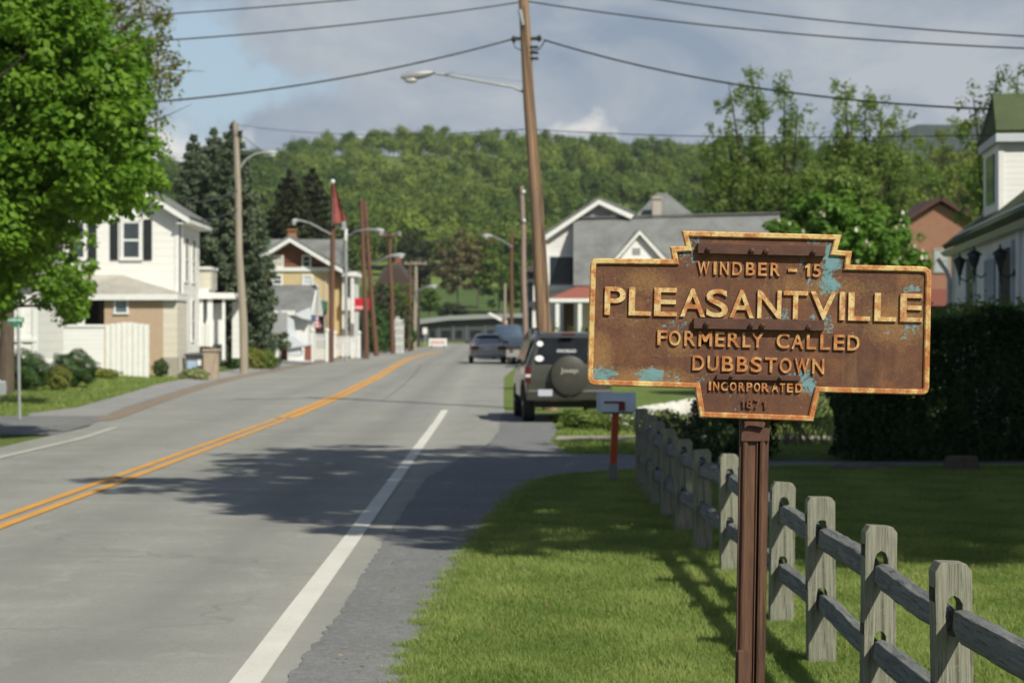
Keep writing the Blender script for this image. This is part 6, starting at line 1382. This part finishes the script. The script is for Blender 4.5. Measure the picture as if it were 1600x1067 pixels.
# flowering chestnut
def blossoms(root,C,n,size,off):
    idx=rng.choice(len(C),n); V=MB()
    for i in idx:
        c=C[i]; V.lathe((c[0]-off[0],c[1]-off[1],c[2]-off[2]),[(.0,-.02),(size*.42,.02),(size*.40,size*.45),(size*.2,size*.9),(.0,size*1.1)],'z',6)
    V.build('blossom',M('blossom_cream',(.72,.70,.58),(.66,.60,.48),.7,20),root)
D8=58.0; x8=at(1318,0,D8).x; z8=gz(x8,D8)
t=thing('flowering_chestnut_tree','rounded green chestnut tree dotted with cream blossoms right behind the town sign','tree',(x8,D8,z8))
C,dd=ellip_points(230,np.array([x8,D8,3.95]),np.array([2.05,1.7,1.75]),.55,-1)
Cb,_=ellip_points(60,np.array([x8-.1,D8+.5,5.35]),np.array([1.05,.9,1.0]),.3,-1)
P,ci=clumpy(C,rng.uniform(.2,.38,len(C)),95,.8); leaves('crown',P,.155,chest_m,t,np.clip(rng.uniform(0,.7,len(C))[ci]+rng.uniform(0,.3,len(P)),0,1),.9,off=(x8,D8,z8))
P,ci=clumpy(Cb,rng.uniform(.25,.42,len(Cb)),110,.8); leaves('crown',P,.12,willow_m,t,None,.7,off=(x8,D8,z8))
out=C[(np.linalg.norm((C-np.array([x8,D8,3.95]))/np.array([2.05,1.7,1.75]),axis=1)>.80)&(C[:,1]<D8+.3)&(C[:,2]<4.9)]
blossoms(t,out+np.array([0,-.28,.12]),130,.115,(x8,D8,z8)); limb_tree((x8,D8,z8),z8+1.4,C,.16,bark,t,14)
# thin many-limbed trees
def vase_tree(label,px,d,limbs,lean=0.,per=34,leaf=.17,rad=.46,mat=willow_m,r0=.22,name='slender_tree',foot=0.,base_blobs=()):
    x=at(px,0,d).x+foot; z0=gz(x,d)-.05; t=thing(name,label,'tree',(x,d,z0)); mb=MB(); C=[]
    fork=Vector((x,d,z0+1.6)); mb.tube([(x,d,z0-.2),tuple(fork)],[r0*1.3,r0],9); rn=random.Random(int(px))
    for (lx,ly,w) in limbs:
        e=at(lx,ly,d+rn.uniform(-1.2,1.2)); m1=fork.lerp(e,.4)+Vector((rn.uniform(-.3,.3)+(e.x-fork.x)*.12,rn.uniform(-.3,.3),-.2)); m2=fork.lerp(e,.72)+Vector(((e.x-fork.x)*.08,0,0))
        mb.tube([fork,m1,m2,e],[r0*.55,r0*.38,r0*.2,r0*.05],6); L=(e-fork).length
        for s_ in range(int(L*3.6)):
            k=rn.uniform(.28,1.0); p=(m1.lerp(m2,(k-.28)/.4) if k<.68 else m2.lerp(e,(k-.68)/.32)); sp=w*1.75*(1.05-k*.5)
            q=p+Vector((rn.gauss(0,.45)*sp,rn.gauss(0,.5)*sp,rn.gauss(.1,.35)*sp)); C.append(tuple(q))
            if s_%3==0: mb.tube([p,q],[r0*.09,r0*.03],4)
    for bxp,byp,rw,nn in base_blobs:
        for k in range(nn): a=at(bxp+rn.gauss(0,rw),byp+rn.gauss(0,rw*.6),d+rn.uniform(-1,1)); C.append(tuple(a))
    mb.build('trunk',bark_d,t,world=True,smooth=60); C=np.array(C); P,ci=clumpy(C,rng.uniform(rad*.5,rad,len(C)),per,1.25)
    leaves('crown',P,leaf,mat,t,np.clip(rng.uniform(0,.8,len(C))[ci]+rng.uniform(0,.2,len(P)),0,1),.3,off=(x,d,z0)); return t
vase_tree('tall slender many limbed tree, left of its twin',1222,118,[(1133,205,1.2),(1138,128,1.),(1172,100,.8),(1190,160,1.),(1226,120,.8),(1246,165,1.),(1262,225,1.),(1112,225,1.2),(1098,290,1.4),(1268,290,1.2),(1180,240,1.2)],per=34,leaf=.19,rad=.5,r0=.36,base_blobs=[(1150,280,28,60),(1215,300,30,60)])
vase_tree('tall slender many limbed tree, right of its twin, behind the flowering chestnut',1352,122,[(1288,240,.9),(1320,128,.75),(1330,175,.9),(1352,150,.9),(1378,160,.85),(1400,178,.8),(1410,215,.8),(1300,210,.7),(1345,210,1.1),(1385,230,1.1),(1420,270,1.2),(1290,280,1.2)],per=34,leaf=.19,rad=.5,r0=.36,base_blobs=[(1330,255,26,50),(1290,290,20,30)])
vase_tree('sparse light green tree rising behind the dormer of the green roofed house',1580,72,[(1520,150,.55),(1532,185,.6),(1555,125,.6),(1575,135,.6),(1590,112,.6),(1610,130,.7),(1540,200,.6)],per=26,leaf=.14,rad=.36,mat=wood_a)
# shade trees out of frame to the right: their shadows cross the road and the lawn
def shade_tree(label,x,y,cx,cy,cz,rx,ry,rz,n,r0,fz,per=52,leaf=.17):
    z0=gz(x,y); t=thing('shade_tree',label,'tree',(x,y,z0)); q=rng.uniform(-1,1,(n*2,3)); q=q[(q[:,0]**4+q[:,1]**4)<1][:n]; q[:,2]=np.clip(rng.normal(0,.5,len(q)),-1,1); C=np.array([cx,cy,cz])+q*np.array([rx,ry,rz])
    P,ci=clumpy(C,rng.uniform(.3,.55,len(C)),per,.8); leaves('crown',P,leaf,maple_m,t,None,.6,off=(x,y,z0)); limb_tree((x,y,z0),fz,C,r0,bark,t,18); return t
shade_tree('big leafy tree just outside the right edge whose shadow crosses the road',8.4,15.0,8.3,17.4,9.6,5.9,6.3,2.0,900,.34,5.0,62,.22)
shade_tree('broad leafy tree outside the right edge that shades the fenced lawn',12.2,12.0,9.7,14.4,8.8,5.8,5.8,2.2,950,.32,4.2,62,.22)
shade_tree('leafy tree outside the right edge that shades the tall hedge',13.2,21.0,12.4,22.6,8.2,5.6,5.6,2.4,700,.30,4.2,62,.22)
# small trees of the middle distance
ml=[('rounded dark shrub alone on the far meadow',712,300,2.6,(0,0,1.6,2.3,1.8,1.7),dconif_m,.35),
 ('brownish budding tree on the far meadow edge',715,335,11,(0,0,7.0,3.6,3,5.0),leafmat('brown_budding',(.13,.105,.055),(.19,.16,.085),.3),.45),
 ('ochre green budding tree right of the brownish one',747,345,12,(0,0,8.0,3.6,3,5.4),leafmat('ochre_budding',(.14,.14,.04),(.23,.22,.07),.3),.45),
 ('bright green roundish tree at the right end of the meadow',780,330,9,(0,0,5.5,3.6,3,4.2),wood_a,.45),
 ('green tree behind the dark far pole',815,320,9,(0,0,5.5,3.,3,4.0),wood_a,.45),
 ('small lone tree with a visible trunk on the far meadow',671,310,4.6,(0,0,3.2,1.4,1.2,1.5),wood_a,.3),
 ('dark green tree on the meadow edge above the pale pole',650,350,12,(0,0,7.5,4.2,3,5.5),dconif_m,.5),
 ('green tree left of the yellow green wood beside the brown house',1405,205,9,(0,0,6.,3.2,3,4.),wood_a,.4)]
for lab,px,d_,hh,cr,mt,lf in ml: tree('meadow_tree',lab,at(px,0,d_).x,d_,hh,cr,mt,bark,70,60,lf,max(.4,cr[3]*.22),.14,nlimb=8)
yg=leafmat('yellow_green_leaf',(.15,.20,.032),(.28,.33,.075),.35,.1)
for k,(px,d_,hh,rx) in enumerate(((1432,215,14,3.6),(1470,230,17,4.2),(1512,225,18,4.4),(1552,230,17,4.),(1400,235,15,4.),(1450,200,10,3.2),(1536,195,12,3.6),(1362,240,14,4.))):
    tree('yellow_green_tree',['yellow green tree behind the left eave of the brown house','tall yellow green tree straight above the brown gable','tall yellow green tree between the brown gable and the green roofed house','yellow green tree hidden partly by the dormer','yellow green tree between the slender tree and the brown house','shorter yellow green tree at the left of the brown gable','shorter yellow green tree at the right of the brown gable','yellow green tree behind the right slender tree'][k],
        at(px,0,d_).x,d_,hh*1.3,(0,0,hh*.64,rx,rx*.9,hh*.56),yg if k%3 else wood_a,bark,110,60,.36,.9,.2,'yellow green trees behind the brown house',nlimb=14)

# the wooded hill: hundreds of crowns that read as one mass
Pn=[];Tn=[];FO=[];BALL=[]
rnd=random.Random(11); xs_=[];
y=432.
while y<850:
    sp=8.0+(y-432)*.004; x=-.19*y-20+rnd.uniform(0,sp)
    while x<.255*y+10:
        xx=x+rnd.uniform(-2.4,2.4); y2=y+rnd.uniform(-3,3); xs_.append((xx,y2)); x+=sp*rnd.uniform(.8,1.3)
    y+=8.0+(y-432)*.03
for (x,y) in xs_:
    H=rnd.uniform(8,13.5) if y<760 else rnd.choice((8,9,10,11,12.5)); R_=rnd.uniform(2.8,5.2); z0=gz(x,y); kind=rnd.random(); patch=math.sin(x*.033+2)+math.sin(y*.021+x*.012)
    base=.42+.16*patch+rnd.gauss(0,.24)
    if kind>.93: base=-.3+rnd.uniform(-.15,.15)
    for q in range(5 if y<640 else 4):
        a=rnd.uniform(0,6.28); rr=R_*rnd.uniform(.38,.68); o_=R_*rnd.uniform(.2,.75); lx,ly=x+o_*math.cos(a),y+o_*math.sin(a); cz=z0+H-rr*rnd.uniform(.8,1.1)-rnd.uniform(0,.50)*H*(o_/R_)
        m_=int((230 if y<640 else 140)*(rr/2.4)**1.3)+30; d_=unit(m_); FO.append(d_*1.5)
        lump=1+.22*np.sin(d_[:,0]*5+x)*np.sin(d_[:,2]*4+y); r=rng.uniform(.55,1.32,m_)
        b_=base+rnd.gauss(0,.07); BALL.append((lx,ly,cz,rr*.58,rr*.6,b_)); Pn.append(np.array([lx,ly,cz])+d_*(r*lump)[:,None]*rr*np.array([1,1,.95])); Tn.append(np.clip(b_+rng.normal(0,.10,m_),-.4,1.1))
P=np.vstack(Pn); T=np.concatenate(Tn)
fm=leafmat('forest_leaf',(.058,.108,.024),(.205,.270,.056),.25,.05)
wd=leaves('woodland',P,.72,fm,None,T,.9,outward=np.vstack(FO))
# the solid heart of every crown joins the same mesh
nu,nv=8,5; a_=np.arange(nu)*2*np.pi/nu; VV=[];FF=[];TT=[]; k0=0
tmpl=np.array([(np.sin(t)*np.cos(a),np.sin(t)*np.sin(a),np.cos(t)) for t in np.linspace(.12,2.75,nv) for a in a_])
tf=np.array([(j*nu+i,(j+1)*nu+i,(j+1)*nu+(i+1)%nu,j*nu+(i+1)%nu) for j in range(nv-1) for i in range(nu)])
for (x,y,cz,rx,rz,b_) in BALL:
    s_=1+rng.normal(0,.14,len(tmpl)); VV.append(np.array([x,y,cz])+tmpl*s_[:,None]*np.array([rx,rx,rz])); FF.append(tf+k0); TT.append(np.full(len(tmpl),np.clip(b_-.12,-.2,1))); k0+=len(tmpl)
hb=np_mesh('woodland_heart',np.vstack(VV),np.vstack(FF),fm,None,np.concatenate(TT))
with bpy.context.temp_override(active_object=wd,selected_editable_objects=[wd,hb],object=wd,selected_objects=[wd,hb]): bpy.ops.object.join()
wd['kind']='stuff'; wd['label']='spring green deciduous forest covering the hill behind the village'; wd['category']='forest'
print('forest crowns',len(xs_),'faces',len(P))
# a farther ridge; the bluish haze of distance is put into its dark colour
V=[];Fc=[]; X=np.arange(-500,1001,20); 
prof=lambda x: CAMH+(HY-interp(800+x/1600*F,[-300,700,1100,1260,1330,1400,1440,1500,1560,1700,2300],[300,290,262,232,222,207,200,195,190,186,200]))/F*1600
for j,(yy_,k) in enumerate(((1250,0.),(1350,.35),(1480,.8),(1600,1.),(1800,.7))):
    for x in X: V.append((x,yy_+12*math.sin(x*.05),30+(prof(x)-30)*k+ (1.5*math.sin(x*.11)+2.*math.sin(x*.047) if k>0 else 0)))
nx=len(X)
for j in range(4):
    for i in range(nx-1): a=j*nx+i; Fc.append((a,a+1,a+nx+1,a+nx))
fh=np_mesh('hills',V,Fc,M('far_forest',(.030,.050,.042),(.045,.068,.050),.95,.05,.8,bscale=.12,bdist=6.)); fh['kind']='structure'

hz=MB().box(-700,-60,-2.5,1100,2100,215).build('haze',None); hz['kind']='stuff'; hz['label']='thin summer haze filling the valley air'; hz['category']='haze'
hm=bpy.data.materials.new('haze'); hm.use_nodes=True; hn=hm.node_tree; hn.nodes.clear(); ho=N(hn,'ShaderNodeOutputMaterial'); pv=N(hn,'ShaderNodeVolumePrincipled')
pv.inputs['Color'].default_value=(.86,.92,1,1); pv.inputs['Density'].default_value=.00010; pv.inputs['Anisotropy'].default_value=.0; hn.links.new(pv.outputs[0],ho.inputs['Volume']); hz.data.materials.append(hm)
